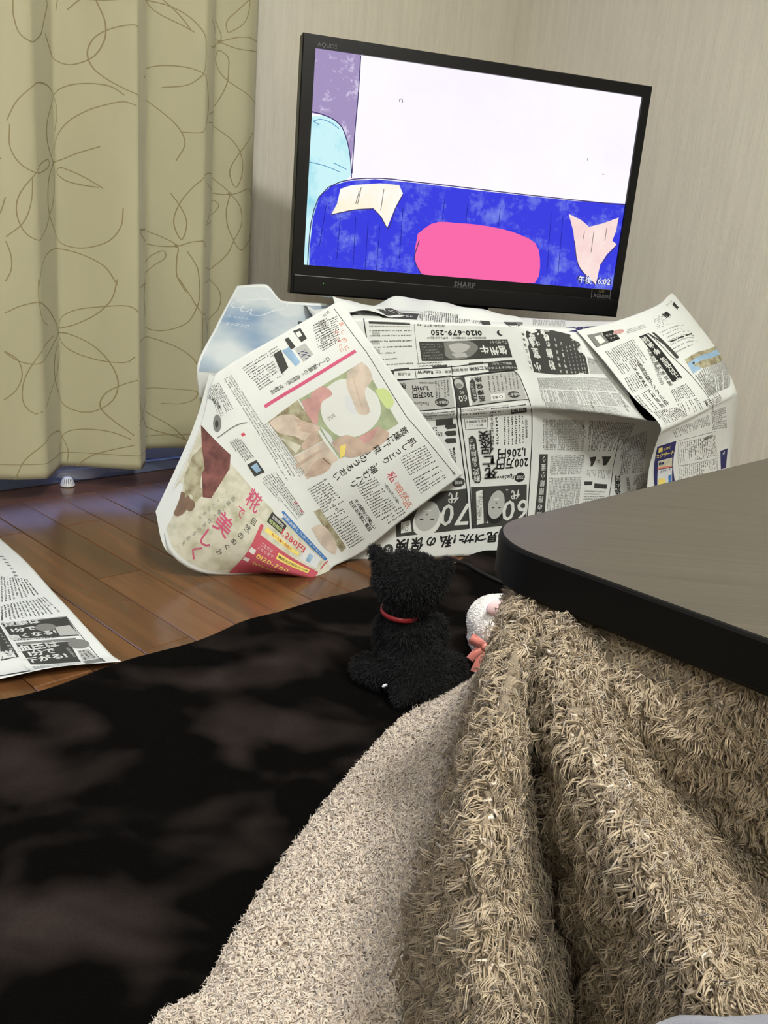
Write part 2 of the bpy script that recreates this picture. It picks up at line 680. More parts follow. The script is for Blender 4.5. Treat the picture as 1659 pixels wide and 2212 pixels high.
slab('wall_left', A0, WA + 0.1, WB, WB + 0.1, 0, CZ, wallpaper)
slab('wall_right', WA, WA + 0.1, B0, WB, 0, CZ, wallpaper)
slab('wall_near', A0 - 0.1, A0, B0, WB, 0, CZ, wallpaper)
slab('wall_back', A0, WA, B0 - 0.1, B0, 0, CZ, wallpaper)
slab('ceiling', A0, WA, B0, WB, CZ, CZ + 0.1, mat('ceiling_paper', lin((214, 210, 200)), 0.9, 0.1))
slab('baseboard_right', WA - 0.012, WA, B0, WB, 0, 0.07, mat('baseboard_wood', lin((150, 120, 88)), 0.5))

# floor: a dark bed with separate boards on it
floor = slab('floor', A0, WA, B0, WB, -0.06, -0.012, mat('floor_bed', lin((30, 22, 16)), 0.9))


def plank_material():
    m = bpy.data.materials.new('plank_wood')
    m.use_nodes = True
    nt = m.node_tree
    p = nt.nodes['Principled BSDF']
    p.inputs['Roughness'].default_value = 0.2
    p.inputs['Specular IOR Level'].default_value = 0.5
    oi = nt.nodes.new('ShaderNodeObjectInfo')
    tc = nt.nodes.new('ShaderNodeTexCoord')
    mp = nt.nodes.new('ShaderNodeMapping')
    mp.inputs['Scale'].default_value = (26, 1.6, 26)
    nt.links.new(tc.outputs['Object'], mp.inputs['Vector'])
    ad = nt.nodes.new('ShaderNodeVectorMath')
    ad.operation = 'ADD'
    sc_ = nt.nodes.new('ShaderNodeMath')
    sc_.operation = 'MULTIPLY'
    sc_.inputs[1].default_value = 37.0
    nt.links.new(oi.outputs['Random'], sc_.inputs[0])
    nt.links.new(mp.outputs[0], ad.inputs[0])
    nt.links.new(sc_.outputs[0], ad.inputs[1])
    n = nt.nodes.new('ShaderNodeTexNoise')
    n.inputs['Scale'].default_value = 1.0
    n.inputs['Detail'].default_value = 6
    n.inputs['Distortion'].default_value = 0.8
    nt.links.new(ad.outputs[0], n.inputs['Vector'])
    cr = nt.nodes.new('ShaderNodeValToRGB')
    cr.color_ramp.elements[0].position = 0.3
    cr.color_ramp.elements[1].position = 0.75
    cr.color_ramp.elements[0].color = lin((86, 56, 31))
    cr.color_ramp.elements[1].color = lin((116, 76, 43))
    nt.links.new(n.outputs['Fac'], cr.inputs[0])
    hv = nt.nodes.new('ShaderNodeHueSaturation')
    mr = nt.nodes.new('ShaderNodeMapRange')
    mr.inputs['To Min'].default_value = 0.72
    mr.inputs['To Max'].default_value = 1.06
    nt.links.new(oi.outputs['Random'], mr.inputs['Value'])
    nt.links.new(mr.outputs[0], hv.inputs['Value'])
    nt.links.new(cr.outputs[0], hv.inputs['Color'])
    nt.links.new(hv.outputs[0], p.inputs['Base Color'])
    b = nt.nodes.new('ShaderNodeBump')
    b.inputs['Strength'].default_value = 0.08
    b.inputs['Distance'].default_value = 0.001
    nt.links.new(n.outputs['Fac'], b.inputs['Height'])
    nt.links.new(b.outputs[0], p.inputs['Normal'])
    return m


PLANK = plank_material()
_pm = {}


def plank(a0, w, b0, b1, along_b=True):
    L = round(b1 - b0, 3)
    key = (round(w, 4), L)
    if key not in _pm:
        bm = bmesh.new()
        bmesh.ops.create_cube(bm, size=1.0, matrix=Matrix.Diagonal((w - 0.0012, L - 0.0012, 0.012, 1)))
        top = [e for e in bm.edges if all(v.co.z > 0 for v in e.verts)]
        bmesh.ops.bevel(bm, geom=top, offset=0.0012, segments=1, affect='EDGES')
        me = bpy.data.meshes.new('plank')
        bm.to_mesh(me)
        bm.free()
        me.materials.append(PLANK)
        _pm[key] = me
    o = bpy.data.objects.new('plank', _pm[key])
    c = ab(a0 + w / 2, (b0 + b1) / 2, -0.006) if along_b else ab((b0 + b1) / 2, a0 + w / 2, -0.006)
    o.location = c
    o.rotation_euler = (0, 0, math.pi / 2 - YA if along_b else -YA)
    col.objects.link(o)
    put(o, floor)
    return o


PW = 0.0862
k = 0
a = 0.709 - PW * 9
while a < WA - 0.01:
    w = min(PW, WA - a)
    b = B0 + 0.3 + (k * 0.347) % 0.9
    b = 0.45 - (k * 0.31) % 0.62
    while b < WB - 0.14:
        e = min(b + 0.606, WB - 0.14)
        if e - b > 0.02:
            plank(a, w, b, e)
        b = e
    a += PW
    k += 1
plank(WB - 0.14, 0.13, 0.0, 1.3, False)
plank(WB - 0.14, 0.13, 1.3, 2.59, False)

# window behind the curtain: aluminium frame low on the wall and panes that glow in place of the dusk sky
sillm = mat('window_aluminium', lin((116, 124, 150)), 0.45, 0.5)
win = empty('window_1', tuple(ab(0.62, WB - 0.01, 0)))
tag(win, kind='structure')
for nm, a0, a1, b0, b1, z0, z1 in (('window_track', -0.3, 1.50, WB - 0.035, WB, 0.0, 0.03), ('window_rail', -0.3, 1.50, WB - 0.02, WB, 0.03, 0.06), ('window_head', -0.3, 1.50, WB - 0.03, WB, 1.95, 2.02),
                                   ('window_stile', -0.3, -0.25, WB - 0.02, WB, 0.06, 1.95), ('window_stile', 0.6, 0.66, WB - 0.025, WB, 0.06, 1.95), ('window_stile', 1.45, 1.50, WB - 0.02, WB, 0.06, 1.95)):
    slab(nm, a0, a1, b0, b1, z0, z1, sillm, win, None, 0.002)
for a0, a1 in ((-0.25, 0.6), (0.66, 1.45)):
    slab('pane', a0, a1, WB - 0.010, WB - 0.004, 0.06, 1.95, mat('glowing_dusk_glass', lin((24, 28, 40)), 0.1, 0.5, emit=(0.36, 0.45, 0.85, 1), estr=3.0), win, None)

# lamps (outside the picture): a ceiling lamp over the low table, an added front fill
def ceiling_or_fill_lamp(pos, strength, label):
    lamp = empty('ceiling_or_fill_lamp', pos)
    tag(lamp, label, 'lamp')
    bm = bmesh.new()
    bmesh.ops.create_uvsphere(bm, u_segments=32, v_segments=16, radius=1.0, matrix=Matrix.Translation(pos) @ Matrix.Diagonal((0.2, 0.2, 0.06, 1)))
    gm = mat('lamp_glow_%d' % int(strength), (1, 1, 1, 1), 0.6, emit=LAMP_COLOR, estr=strength)
    bm_obj('diffuser', bm, gm, lamp, True)
    bm = bmesh.new()
    bmesh.ops.create_cone(bm, cap_ends=True, segments=32, radius1=0.19, radius2=0.10, depth=0.03, matrix=Matrix.Translation((pos[0], pos[1], pos[2] + 0.08)))
    pm = mat('lamp_plastic', lin((230, 228, 220)), 0.5)
    bm_obj('lamp_base', bm, pm, lamp)
    V, Q = tube([(pos[0], pos[1], pos[2] + 0.09), (pos[0], pos[1], CZ)], 0.012)
    put(link('lamp_rod', fast_mesh('lamp_rod', V, Q, True), pm), lamp)


ceiling_or_fill_lamp(LAMP_POS, LAMP_STRENGTH, 'round white ceiling lamp hanging over the low table')
ceiling_or_fill_lamp(FILL_POS, FILL_STRENGTH, 'round white fill lamp added behind the camera')

# ------------------------------------------------------------------ curtain
CB = WB - 0.09


def curtain_out(px):
    """distance of the cloth from its plane, towards the room, by a coordinate"""
    return px


knots_a = np.array([0.30, 0.42, 0.46, 0.60, 0.655, 0.79, 0.845, 0.915, 1.045, 1.062, 1.105, 1.13, 1.24, 1.255, 1.302, 1.318, 1.40, 1.435])
knots_o = np.array([0.00, 0.075, 0.0, 0.07, 0.00, 0.060, 0.068, 0.000, 0.082, 0.092, 0.050, 0.000, 0.050, 0.060, 0.028, 0.000, 0.030, 0.016])
vz = [2.15, 1.5, 1.0, 0.6, 0.3, 0.14, 0.058]
us = list(knots_a)
Pc = []
for j, z in enumerate(vz):
    amp = [0.75, 0.85, 1.0, 1.05, 1.1, 1.15, 1.2][j]
    row = []
    for i, aa in enumerate(knots_a):
        zz = z
        if j >= 5:                     # uneven hem, shorter towards the corner
            zz += 0.035 * max(0, (aa - 1.11)) / 0.3 + (0.012 if aa > 1.11 else 0)
        row.append(ab(aa - 0.01 * j * 0.0, CB - knots_o[i] * amp, zz))
    Pc.append(row)
cur = Surf(us, [2.15 - z for z in vz], Pc, n=281)
curm = mat('curtain_cloth', lin((178, 172, 140)), 0.62, 0.25, sheen=0.15, noise=((5, 5, 2), lin((171, 165, 134)), 0.4, 0.6), bump=((900, 900, 900), 0.1, 0.0005))
curtain = link('curtain', cur.mesh('curtain', 2), curm)
md = curtain.modifiers.new('thickness', 'SOLIDIFY')
md.thickness = 0.0012
md.offset = -1
tag(curtain, 'olive beige curtain with thin embroidered loops hanging over the window', 'curtain')


def ribbon_on(surf, uv, w, off=0.0004):
    """thin stitched line along uv points"""
    uv = np.asarray(uv, float)
    d = np.gradient(uv, axis=0)
    d /= np.linalg.norm(d, axis=1, keepdims=True) + 1e-9
    nn = np.stack([-d[:, 1], d[:, 0]], -1) * w / 2
    L = surf.at(uv[:, 0] + nn[:, 0], uv[:, 1] + nn[:, 1], np.full(len(uv), off))
    R = surf.at(uv[:, 0] - nn[:, 0], uv[:, 1] - nn[:, 1], np.full(len(uv), off))
    n = len(uv)
    i = np.arange(n - 1)
    return np.concatenate([L, R]), np.stack([i, i + 1, i + n + 1, i + n], -1)


# embroidered loops seen on the cloth (traced where they lie, kept on the cloth)
S1 = 620 / 1659.0


def z1(p):
    return [(x * S1, y * S1) for x, y in p]


def z2(p):
    return [(x * S1, 600 + y * S1) for x, y in p]


LOOPS = [
    z1([(25, 0), (30, 110), (70, 220), (135, 253), (210, 215), (250, 110), (290, 0)]),
    z1([(260, 190), (310, 280), (390, 350), (470, 377), (530, 350), (580, 250), (585, 150), (555, 20), (545, -20)]),
    z1([(730, 205), (700, 165), (640, 165), (560, 210), (525, 300), (540, 390), (600, 475), (680, 540), (730, 570)]),
    z1([(480, -5), (580, 12), (660, 8), (720, -10)]),
    z1([(900, -10), (1000, 25), (1090, 110), (1145, 220), (1150, 330), (1130, 440), (1080, 490), (980, 505)]),
    z1([(790, 460), (880, 400), (980, 378), (1080, 395), (1140, 435), (1172, 530), (1170, 680), (1130, 765), (1050, 765)]),
    z1([(0, 700), (60, 570), (140, 500), (230, 480), (320, 515), (380, 590), (390, 670), (365, 760)]),
    z1([(655, 560), (600, 505), (500, 488), (400, 520), (310, 610), (265, 720), (275, 840), (330, 940)]),
    z1([(340, 895), (390, 790), (480, 680), (580, 615), (660, 597), (700, 620)]),
    z1([(330, 940), (420, 925), (500, 885), (570, 850)]),
    z1([(565, 1085), (500, 1070), (430, 1040), (385, 990), (400, 973), (460, 990), (530, 1040), (580, 1090)]),
    z1([(330, 940), (285, 1010), (268, 1110), (280, 1240), (340, 1340), (430, 1420), (510, 1437), (590, 1400), (640, 1310), (650, 1200)]),
    z1([(335, 945), (348, 1020), (335, 1120), (280, 1245), (240, 1330), (180, 1383), (110, 1360), (60, 1270), (55, 1150), (90, 1070), (160, 990), (230, 935), (280, 920), (285, 945), (230, 990), (160, 1000), (90, 970), (20, 860), (15, 720)]),
    z1([(125, 1030), (120, 1150), (70, 1300), (0, 1365)]),
    z1([(0, 1390), (25, 1470), (25, 1560), (0, 1620)]),
    z1([(160, 1659), (180, 1580), (280, 1450), (380, 1443), (490, 1465), (580, 1530), (630, 1640)]),
    z1([(855, 550), (920, 590), (990, 660), (1040, 740), (1062, 830), (1030, 930)]),
    z1([(740, 1325), (790, 1375), (900, 1415), (1030, 1423), (1090, 1395), (1140, 1392), (1165, 1430)]),
    z1([(820, 1322), (745, 1325)]),
    z1([(905, 1340), (970, 1370), (1030, 1423), (1028, 1500), (1030, 1600), (1060, 1680)]),
    z1([(735, 1655), (850, 1610), (940, 1540), (990, 1480), (985, 1455), (940, 1475), (870, 1550), (800, 1659)]),
    z1([(1065, 1450), (1100, 1530), (1110, 1640)]),
    z1([(1010, 1120), (1045, 1200), (1065, 1290), (1045, 1385), (1020, 1300), (1040, 1180), (1100, 1070), (1165, 1005), (1240, 1010), (1310, 1060), (1350, 1115)]),
    z1([(1170, 1060), (1240, 1105), (1350, 1125), (1445, 1095), (1480, 1130)]),
    z1([(1350, 1120), (1385, 1190), (1395, 1280), (1360, 1390), (1330, 1480), (1240, 1565), (1165, 1540)]),
    z1([(1350, 1120), (1335, 1230), (1350, 1360), (1390, 1445), (1450, 1390), (1480, 1300)]),
    z1([(1170, 1300), (1240, 1270), (1305, 1180), (1290, 1162), (1230, 1200), (1170, 1290)]),
    z1([(1185, 710), (1260, 715), (1340, 780), (1390, 880), (1400, 990), (1370, 1085), (1350, 1000), (1380, 900), (1480, 760)]),
    z1([(1255, 0), (1290, 90), (1320, 235), (1270, 265), (1205, 275)]),
    z1([(1320, 235), (1400, 213), (1515, 240)]),
    z1([(1320, 235), (1390, 280), (1510, 298)]),
    z1([(1210, 120), (1260, 190), (1320, 235)]),
    z1([(1355, 185), (1350, 130), (1390, 60), (1445, 0), (1440, 60), (1410, 140), (1360, 185)]),
    z1([(1490, 590), (1400, 520), (1320, 410), (1300, 320), (1315, 285), (1345, 310), (1355, 400), (1340, 510), (1280, 620), (1185, 665)]),
    z2([(0, 195), (80, 150), (165, 130), (250, 170), (320, 250), (370, 325), (310, 375), (240, 440), (140, 482), (50, 460), (0, 420)]),
    z2([(160, 0), (165, 130), (195, 230), (250, 267)]),
    z2([(630, 0), (605, 130), (540, 230), (450, 290), (385, 295), (400, 255), (470, 200), (570, 165), (690, 160), (710, 185)]),
    z2([(370, 325), (450, 330), (540, 380), (605, 480), (633, 600), (600, 720), (530, 778), (450, 760), (360, 680), (310, 560), (320, 450), (355, 392), (378, 420), (350, 530), (280, 640), (200, 740), (140, 765), (95, 720), (85, 620), (120, 500), (190, 400), (305, 335)]),
    z2([(370, 325), (430, 400), (520, 455), (620, 475), (670, 465), (695, 435)]),
    z2([(0, 415), (60, 460), (82, 550), (50, 640), (0, 695)]),
    z2([(705, 565), (640, 605), (590, 660), (575, 740), (610, 800), (690, 880)]),
    z2([(820, 0), (795, 90), (810, 190), (880, 280), (960, 305), (1050, 260), (1105, 130), (1110, 0)]),
    z2([(735, 48), (800, 30), (860, 0)]),
    z2([(1035, 0), (1070, 80), (1150, 195), (1165, 190)]),
    z2([(1140, 210), (1135, 330), (1150, 445), (1195, 400), (1200, 320), (1165, 215)]),
    z2([(1160, 20), (1240, 0), (1300, 60), (1300, 170), (1240, 260), (1225, 330)]),
    z2([(725, 355), (800, 337), (910, 345), (1020, 390), (1085, 460), (1110, 580)]),
    z2([(760, 775), (820, 700), (900, 672), (1000, 670), (1095, 685), (1080, 740), (1030, 770), (965, 772)]),
    z2([(760, 775), (830, 860), (920, 930), (1030, 975), (1060, 990)]),
    z2([(815, 765), (900, 830), (1010, 925), (1050, 985)]),
    z2([(715, 650), (740, 720), (760, 775), (710, 820)]),
    z2([(50, 1150), (80, 1060), (160, 960), (250, 900), (320, 890), (400, 925), (450, 1000), (440, 1110)]),
    z2([(345, 1110), (350, 1020), (420, 920), (520, 875), (610, 875), (680, 905)]),
    z2([(490, 1095), (550, 1020), (620, 970), (690, 935)]),
]


def cuv(x, y):
    w = onpl(x, y, B * (CB - 0.03), B)
    return float(w @ A), 2.15 - w[2]


Vs, Qs, nv = [], [], 0
for lp in LOOPS:
    q = smooth_path(lp, 60)
    uvs0 = np.array([cuv(x, y) for x, y in q])
    for da, dv in ((0, 0), (-0.66, 0.0), (0, -0.98), (-0.66, -0.98)):      # the pattern repeats over the cloth
        uvs = uvs0 + np.array([da, dv])
        if (da or dv) and (uvs[:, 0].min() < 0.31 or uvs[:, 1].min() < 0.01):
            continue
        Vv, Qq = ribbon_on(cur, uvs, 0.0022)
        Vs.append(Vv)
        Qs.append(Qq + nv)
        nv += len(Vv)
for dx, dy in ((332, 942), (1028, 1423), (1348, 1122), (1320, 236)):
    u, v = cuv(dx * S1, dy * S1)
    th = np.linspace(0, 2 * math.pi, 9)
    Vv, Qq = ribbon_on(cur, np.stack([u + 0.0022 * np.cos(th), v + 0.0022 * np.sin(th)], -1), 0.004, 0.0006)
    Vs.append(Vv)
    Qs.append(Qq + nv)
    nv += len(Vv)
tag(put(link('embroidery', fast_mesh('embroidery', np.concatenate(Vs), np.concatenate(Qs)), mat('embroidery_thread', lin((136, 124, 86)), 0.6)), curtain), kind='stuff')
# hem seam stitched above the lower edge
ua = np.linspace(us[0], us[-1], 260)
Vv, Qq = ribbon_on(cur, np.stack([ua, np.full(260, cur.v1 - 0.034)], -1), 0.0016)
put(link('hem_stitch', fast_mesh('hem_stitch', Vv, Qq), MATS['embroidery_thread']), curtain)

# lace curtain behind it, showing under the hem
ka = np.array([0.3, 0.5, 0.62, 0.74, 0.86, 0.95, 1.0, 1.06, 1.10, 1.14, 1.3])
ko = np.array([0.0, 0.02, 0.0, 0.02, 0.0, 0.06, 0.085, 0.01, 0.04, 0.0, 0.0])
Pl = []
for z in (2.1, 1.0, 0.3, 0.06, 0.018):
    Pl.append([ab(x, WB - 0.045 - o * 0.5, z + (0.018 if (x < 0.9 or x > 1.12) and z < 0.1 else 0)) for x, o in zip(ka, ko)])
lace = Surf(list(ka), [0, 1.1, 1.8, 2.04, 2.08], Pl, n=101)
lcm = mat('lace_cloth', lin((176, 176, 180)), 0.8, 0.2)
_nt = lcm.node_tree
_tr = _nt.nodes.new('ShaderNodeBsdfTransparent')
_mx = _nt.nodes.new('ShaderNodeMixShader')
_mx.inputs[0].default_value = 0.6
_nt.links.new(_nt.nodes['Principled BSDF'].outputs[0], _mx.inputs[1])
_nt.links.new(_tr.outputs[0], _mx.inputs[2])
_nt.links.new(_mx.outputs[0], _nt.nodes['Material Output'].inputs[0])
lac = link('lace_curtain', lace.mesh('lace_curtain', 1), lcm)
md = lac.modifiers.new('thickness', 'SOLIDIFY')
md.thickness = 0.0008
tag(lac, 'pale grey lace curtain peeping out under the hem of the beige curtain', 'curtain')
for (px, py, r, h) in ((146, 1050, 0.019, 0.022), (252, 1025, 0.010, 0.022)):
    p = onz(px, py, 0.0)
    bm = bmesh.new()
    bmesh.ops.create_cone(bm, cap_ends=True, segments=18, radius1=r, radius2=r * 0.55, depth=h, matrix=Matrix.Translation((p[0], p[1], h / 2 + 0.001)))
    put(bm_obj('hem_weight', bm, mat('white_hem', lin((226, 226, 226)), 0.7), None, True, 0.003), lac)

# ================================================================== TELEVISION
TVY = math.radians(15.9)
TU = np.array([math.cos(TVY), math.sin(TVY), 0])       # along the screen
TN = np.array([math.sin(TVY), -math.cos(TVY), 0])      # out of the screen
TW, TH = 0.82, 0.5255
TC = np.array([0.140, 2.094, 0.7685])


def tvp(x, y, out=0.0):
    """pixel seen on the screen plane -> plane coordinates"""
    p = onpl(x, y, TC + TN * out, TN) - TC
    return float(p @ TU), float(p[2])


def tv3(u, v, out=0.0):
    return TC + TU * u + Z * v + TN * out


black_gloss = mat('black_plastic', lin((7, 7, 7)), 0.3, 0.25)
black_matt = mat('matt_black_plastic', lin((8, 8, 8)), 0.5, 0.2)
tv = empty('television', tuple(tv3(0, -TH / 2 - 0.055)))
tag(tv, 'wide black flat-screen television standing on the newspaper-covered cabinet', 'television')
SL, SR = -0.378, 0.378
_c = [tvp(*p) for p in ((683, 107), (1379, 207), (1328, 622), (652, 577))]
SL = (_c[0][0] + _c[3][0]) / 2
SR = (_c[1][0] + _c[2][0]) / 2
ST = (_c[0][1] + _c[1][1]) / 2
SB = (_c[2][1] + _c[3][1]) / 2
# bezel: a frame of four bars with mitred look, proud of the screen
bm = bmesh.new()
out = [(-TW / 2, -TH / 2), (TW / 2, -TH / 2), (TW / 2, TH / 2), (-TW / 2, TH / 2)]
inn = [(SL, SB), (SR, SB), (SR, ST), (SL, ST)]
layers = []
for pts, o in ((out, -0.035), (out, 0.004), ([(x * 0.995, y * 0.993) for x, y in out], 0.007), (inn, 0.007), (inn, 0.0)):
    layers.append([bm.verts.new(tv3(x, y, o)) for x, y in pts])
for l0, l1 in zip(layers[:-1], layers[1:]):
    for i in range(4):
        j = (i + 1) % 4
        bm.faces.new((l0[i], l0[j], l1[j], l1[i]))
bmesh.ops.recalc_face_normals(bm, faces=bm.faces[:])
bm_obj('bezel', bm, black_gloss, tv)
bm = box_bm(tv3(0, 0.0, -0.045), TU, TN, Z, TW * 0.97, 0.05, TH * 0.96)
bm_obj('back_shell', bm, black_matt, tv, bevel=0.012)
bm = box_bm(tv3(0, -TH / 2 - 0.003, -0.04), TU, TN, Z, 0.16, 0.035, 0.05)
bm_obj('neck', bm, black_matt, tv, bevel=0.006)
bm = bmesh.new()
bmesh.ops.create_cone(bm, cap_ends=True, segments=40, radius1=1, radius2=0.94, depth=0.012, matrix=Matrix([[TU[i] * 0.20, TN[i] * 0.10, Z[i], tv3(0, 0, -0.04)[i] if i < 2 else 0.478] for i in range(3)] + [[0, 0, 0, 1]]))
bm_obj('foot', bm, black_gloss, tv)


def glow(name, c, c2=None, sca=60.0, lo=0.58, hi=0.64, s=1.0):
    key = 'screen_' + name
    if key in MATS:
        return MATS[key]
    m = bpy.data.materials.new(key)
    m.use_nodes = True
    nt = m.node_tree
    nt.nodes.remove(nt.nodes['Principled BSDF'])
    e = nt.nodes.new('ShaderNodeEmission')
    e.inputs[0].default_value = lin(c)
    e.inputs[1].default_value = s
    if c2:
        tc = nt.nodes.new('ShaderNodeTexCoord')
        n = nt.nodes.new('ShaderNodeTexNoise')
        n.inputs['Scale'].default_value = sca
        n.inputs['Detail'].default_value = 6
        n.inputs['Roughness'].default_value = 0.7
        nt.links.new(tc.outputs['Object'], n.inputs['Vector'])
        r = nt.nodes.new('ShaderNodeValToRGB')
        r.color_ramp.elements[0].position, r.color_ramp.elements[1].position = lo, hi
        r.color_ramp.elements[0].color, r.color_ramp.elements[1].color = lin(c), lin(c2)
        nt.links.new(n.outputs['Fac'], r.inputs[0])
        nt.links.new(r.outputs[0], e.inputs[0])
    nt.links.new(e.outputs[0], nt.nodes['Material Output'].inputs[0])
    MATS[key] = m
    return m


def clampuv(u, v):
    return min(max(u, SL), SR), min(max(v, SB), ST)


def tri_poly(pts2, o):
    bm = bmesh.new()
    vs = [bm.verts.new(tv3(*p, o)) for p in pts2]
    f = bm.faces.new(vs)
    if f.normal.length == 0:
        f.normal_update()
    if Vector(TN).dot(f.normal) < 0:
        f.normal_flip()
    bmesh.ops.triangulate(bm, faces=[f])
    return bm


screen = bm_obj('screen', tri_poly([(SL, SB), (SR, SB), (SR, ST), (SL, ST)], 0.0005), glow('wall', (252, 250, 255), (246, 240, 254), 2.2, 0.35, 0.7, 1.05), tv)


def shape(px, m, o, name='screen_picture', smooth=0):
    if smooth:
        q = smooth_path(list(px) + [px[0]], smooth)[:-1]
    else:
        q = px
    return put(bm_obj(name, tri_poly([clampuv(*tvp(*p)) for p in q], o), m), screen)


purple = glow('purple', (168, 150, 194), (222, 214, 240), 38, 0.56, 0.66)
cyan = glow('cyan', (206, 246, 250), (150, 218, 236), 9, 0.45, 0.66)
blue = glow('blue', (62, 66, 226), (120, 134, 236), 16, 0.50, 0.66)
cream = glow('cream', (255, 254, 246), (255, 246, 220), 9, 0.45, 0.6)
shape([(600, 90), (779, 119), (770, 240), (760, 345), (755, 330), (747, 295), (733, 268), (718, 257), (700, 249), (600, 235)], purple, 0.0008)
shape([(600, 243), (700, 249), (720, 257), (735, 270), (748, 297), (757, 335), (759, 378), (735, 400), (700, 430), (680, 480), (668, 600), (600, 600)], cyan, 0.0009)
# sofa, with its back running across the picture
shape([(664, 640), (668, 540), (676, 470), (690, 425), (715, 402), (752, 391), (810, 387), (905, 396), (1010, 409), (1120, 421), (1240, 434), (1420, 448), (1400, 640)], blue, 0.0010)
shape([(735, 408), (760, 400), (820, 396), (862, 400), (870, 418), (852, 452), (836, 492), (822, 468), (806, 452), (770, 452), (715, 464), (728, 440)], cream, 0.0013)
shape([(1228, 462), (1256, 476), (1272, 490), (1300, 483), (1336, 470), (1330, 500), (1322, 520), (1332, 528), (1310, 550), (1296, 572), (1286, 616), (1268, 598), (1250, 575), (1243, 545), (1238, 500)], glow('peach', (250, 218, 214), (255, 236, 230), 9, 0.4, 0.6), 0.0013)
# plain pink cushion on the sofa
shape([(902, 505), (935, 482), (990, 482), (1060, 490), (1120, 506), (1158, 528), (1166, 560), (1156, 610), (1100, 612), (1000, 606), (915, 600), (896, 560)], glow('pinkcushion', (250, 108, 172)), 0.0013, smooth=40)


def strokes(lines, m, wd, o, name):
    V, Q, n = [], [], 0
    for ln in lines:
        q = smooth_path(ln, 30) if len(ln) > 2 else np.linspace(ln[0], ln[1], 8)
        uv = np.array([clampuv(*tvp(*p)) for p in q])
        d = np.gradient(uv, axis=0)
        d /= np.linalg.norm(d, axis=1, keepdims=True) + 1e-9
        nn = np.stack([-d[:, 1], d[:, 0]], -1) * wd / 2
        P = np.concatenate([uv + nn, uv - nn])
        V.append(np.array([tv3(x, y, o) for x, y in P]))
        k = len(uv)
        i = np.arange(k - 1)
        Q.append(np.stack([i, i + 1, i + k + 1, i + k], -1) + n)
        n += 2 * k
    return tag(put(link(name, fast_mesh(name, np.concatenate(V), np.concatenate(Q)), m), screen), kind='stuff')


strokes([[(663, 600), (666, 540), (674, 470), (690, 424), (716, 400), (752, 389), (810, 385), (905, 394), (1120, 419), (1240, 432), (1350, 443)],
         [(779, 120), (774, 200), (766, 290), (760, 375)], [(672, 241), (700, 249), (720, 258), (736, 272), (748, 300), (757, 345), (759, 385)],
         [(715, 464), (770, 453), (806, 451)], [(806, 451), (822, 468), (837, 493), (853, 452), (870, 420)], [(1240, 520), (1250, 575), (1285, 615)],
         [(1296, 572), (1332, 528)], [(905, 520), (895, 560), (914, 600)]], glow('outline', (70, 62, 110)), 0.0022, 0.0016, 'screen_outline')
strokes([[(705, 440), (690, 530)], [(735, 470), (727, 560)], [(768, 470), (762, 580)], [(795, 475), (788, 585)], [(820, 490), (812, 590)], [(870, 450), (862, 560)], [(960, 430), (955, 475)],
         [(1010, 440), (1006, 480)], [(1080, 450), (1076, 490)], [(1190, 460), (1180, 600)], [(1215, 470), (1205, 590)]], glow('bluefold', (40, 40, 150)), 0.0014, 0.0017, 'screen_outline')
strokes([[(780, 405), (772, 440)], [(776, 412), (768, 440)], [(829, 408), (822, 455)], [(1282, 500), (1276, 545)], [(1310, 492), (1306, 520)], [(1262, 500), (1258, 520)],
         [(862, 220), (864, 214), (868, 215), (869, 222)], [(1268, 342), (1269, 347)], [(1300, 376), (1304, 377)]], glow('greymark', (120, 112, 104)), 0.0016, 0.0017, 'screen_outline')
strokes([[(676, 262), (690, 258), (712, 264), (732, 278)], [(676, 262), (690, 270)], [(668, 350), (700, 358), (735, 372)], [(720, 352), (748, 366)]], glow('tealmark', (90, 150, 190)), 0.0016, 0.0017, 'screen_outline')


def tv_text(st, px, py, hpx, m, o, name, parent, bold=0.0):
    V, T = layout(st, 1.0, False, bold)
    u, v = tvp(px, py, o)
    k = hpx / 900.0
    P = np.array([tv3(u + x * k, v - y * k, o) for x, y in V])
    return put(link(name, fast_mesh(name, P, T), m), parent)


tv_text('午後  6:02', 1284, 606, 17, glow('clock', (238, 240, 255)), 0.0024, 'clock_text', screen, 0.02)
tv_text('午後  6:02', 1284, 606, 17, glow('clockedge', (60, 60, 130)), 0.0021, 'clock_text', screen, 0.07)
logo = mat('logo_silver', lin((104, 104, 104)), 0.4, 0.5)
dim = mat('logo_grey', lin((74, 74, 74)), 0.4, 0.5)
tv_text('SHARP', 1004, 615, 15, logo, 0.0078, 'maker_logo', tv, 0.03)
tv_text('AQUOS', 707, 98, 11, dim, 0.0078, 'maker_logo', tv, 0.0)
tv_text('AQUOS', 1298, 639, 11, logo, 0.0080, 'badge_text', tv, 0.0)
tv_text('LED', 1300, 629, 8, mat('logo_gold', lin((110, 100, 60)), 0.4), 0.0080, 'badge_text', tv, 0.0)
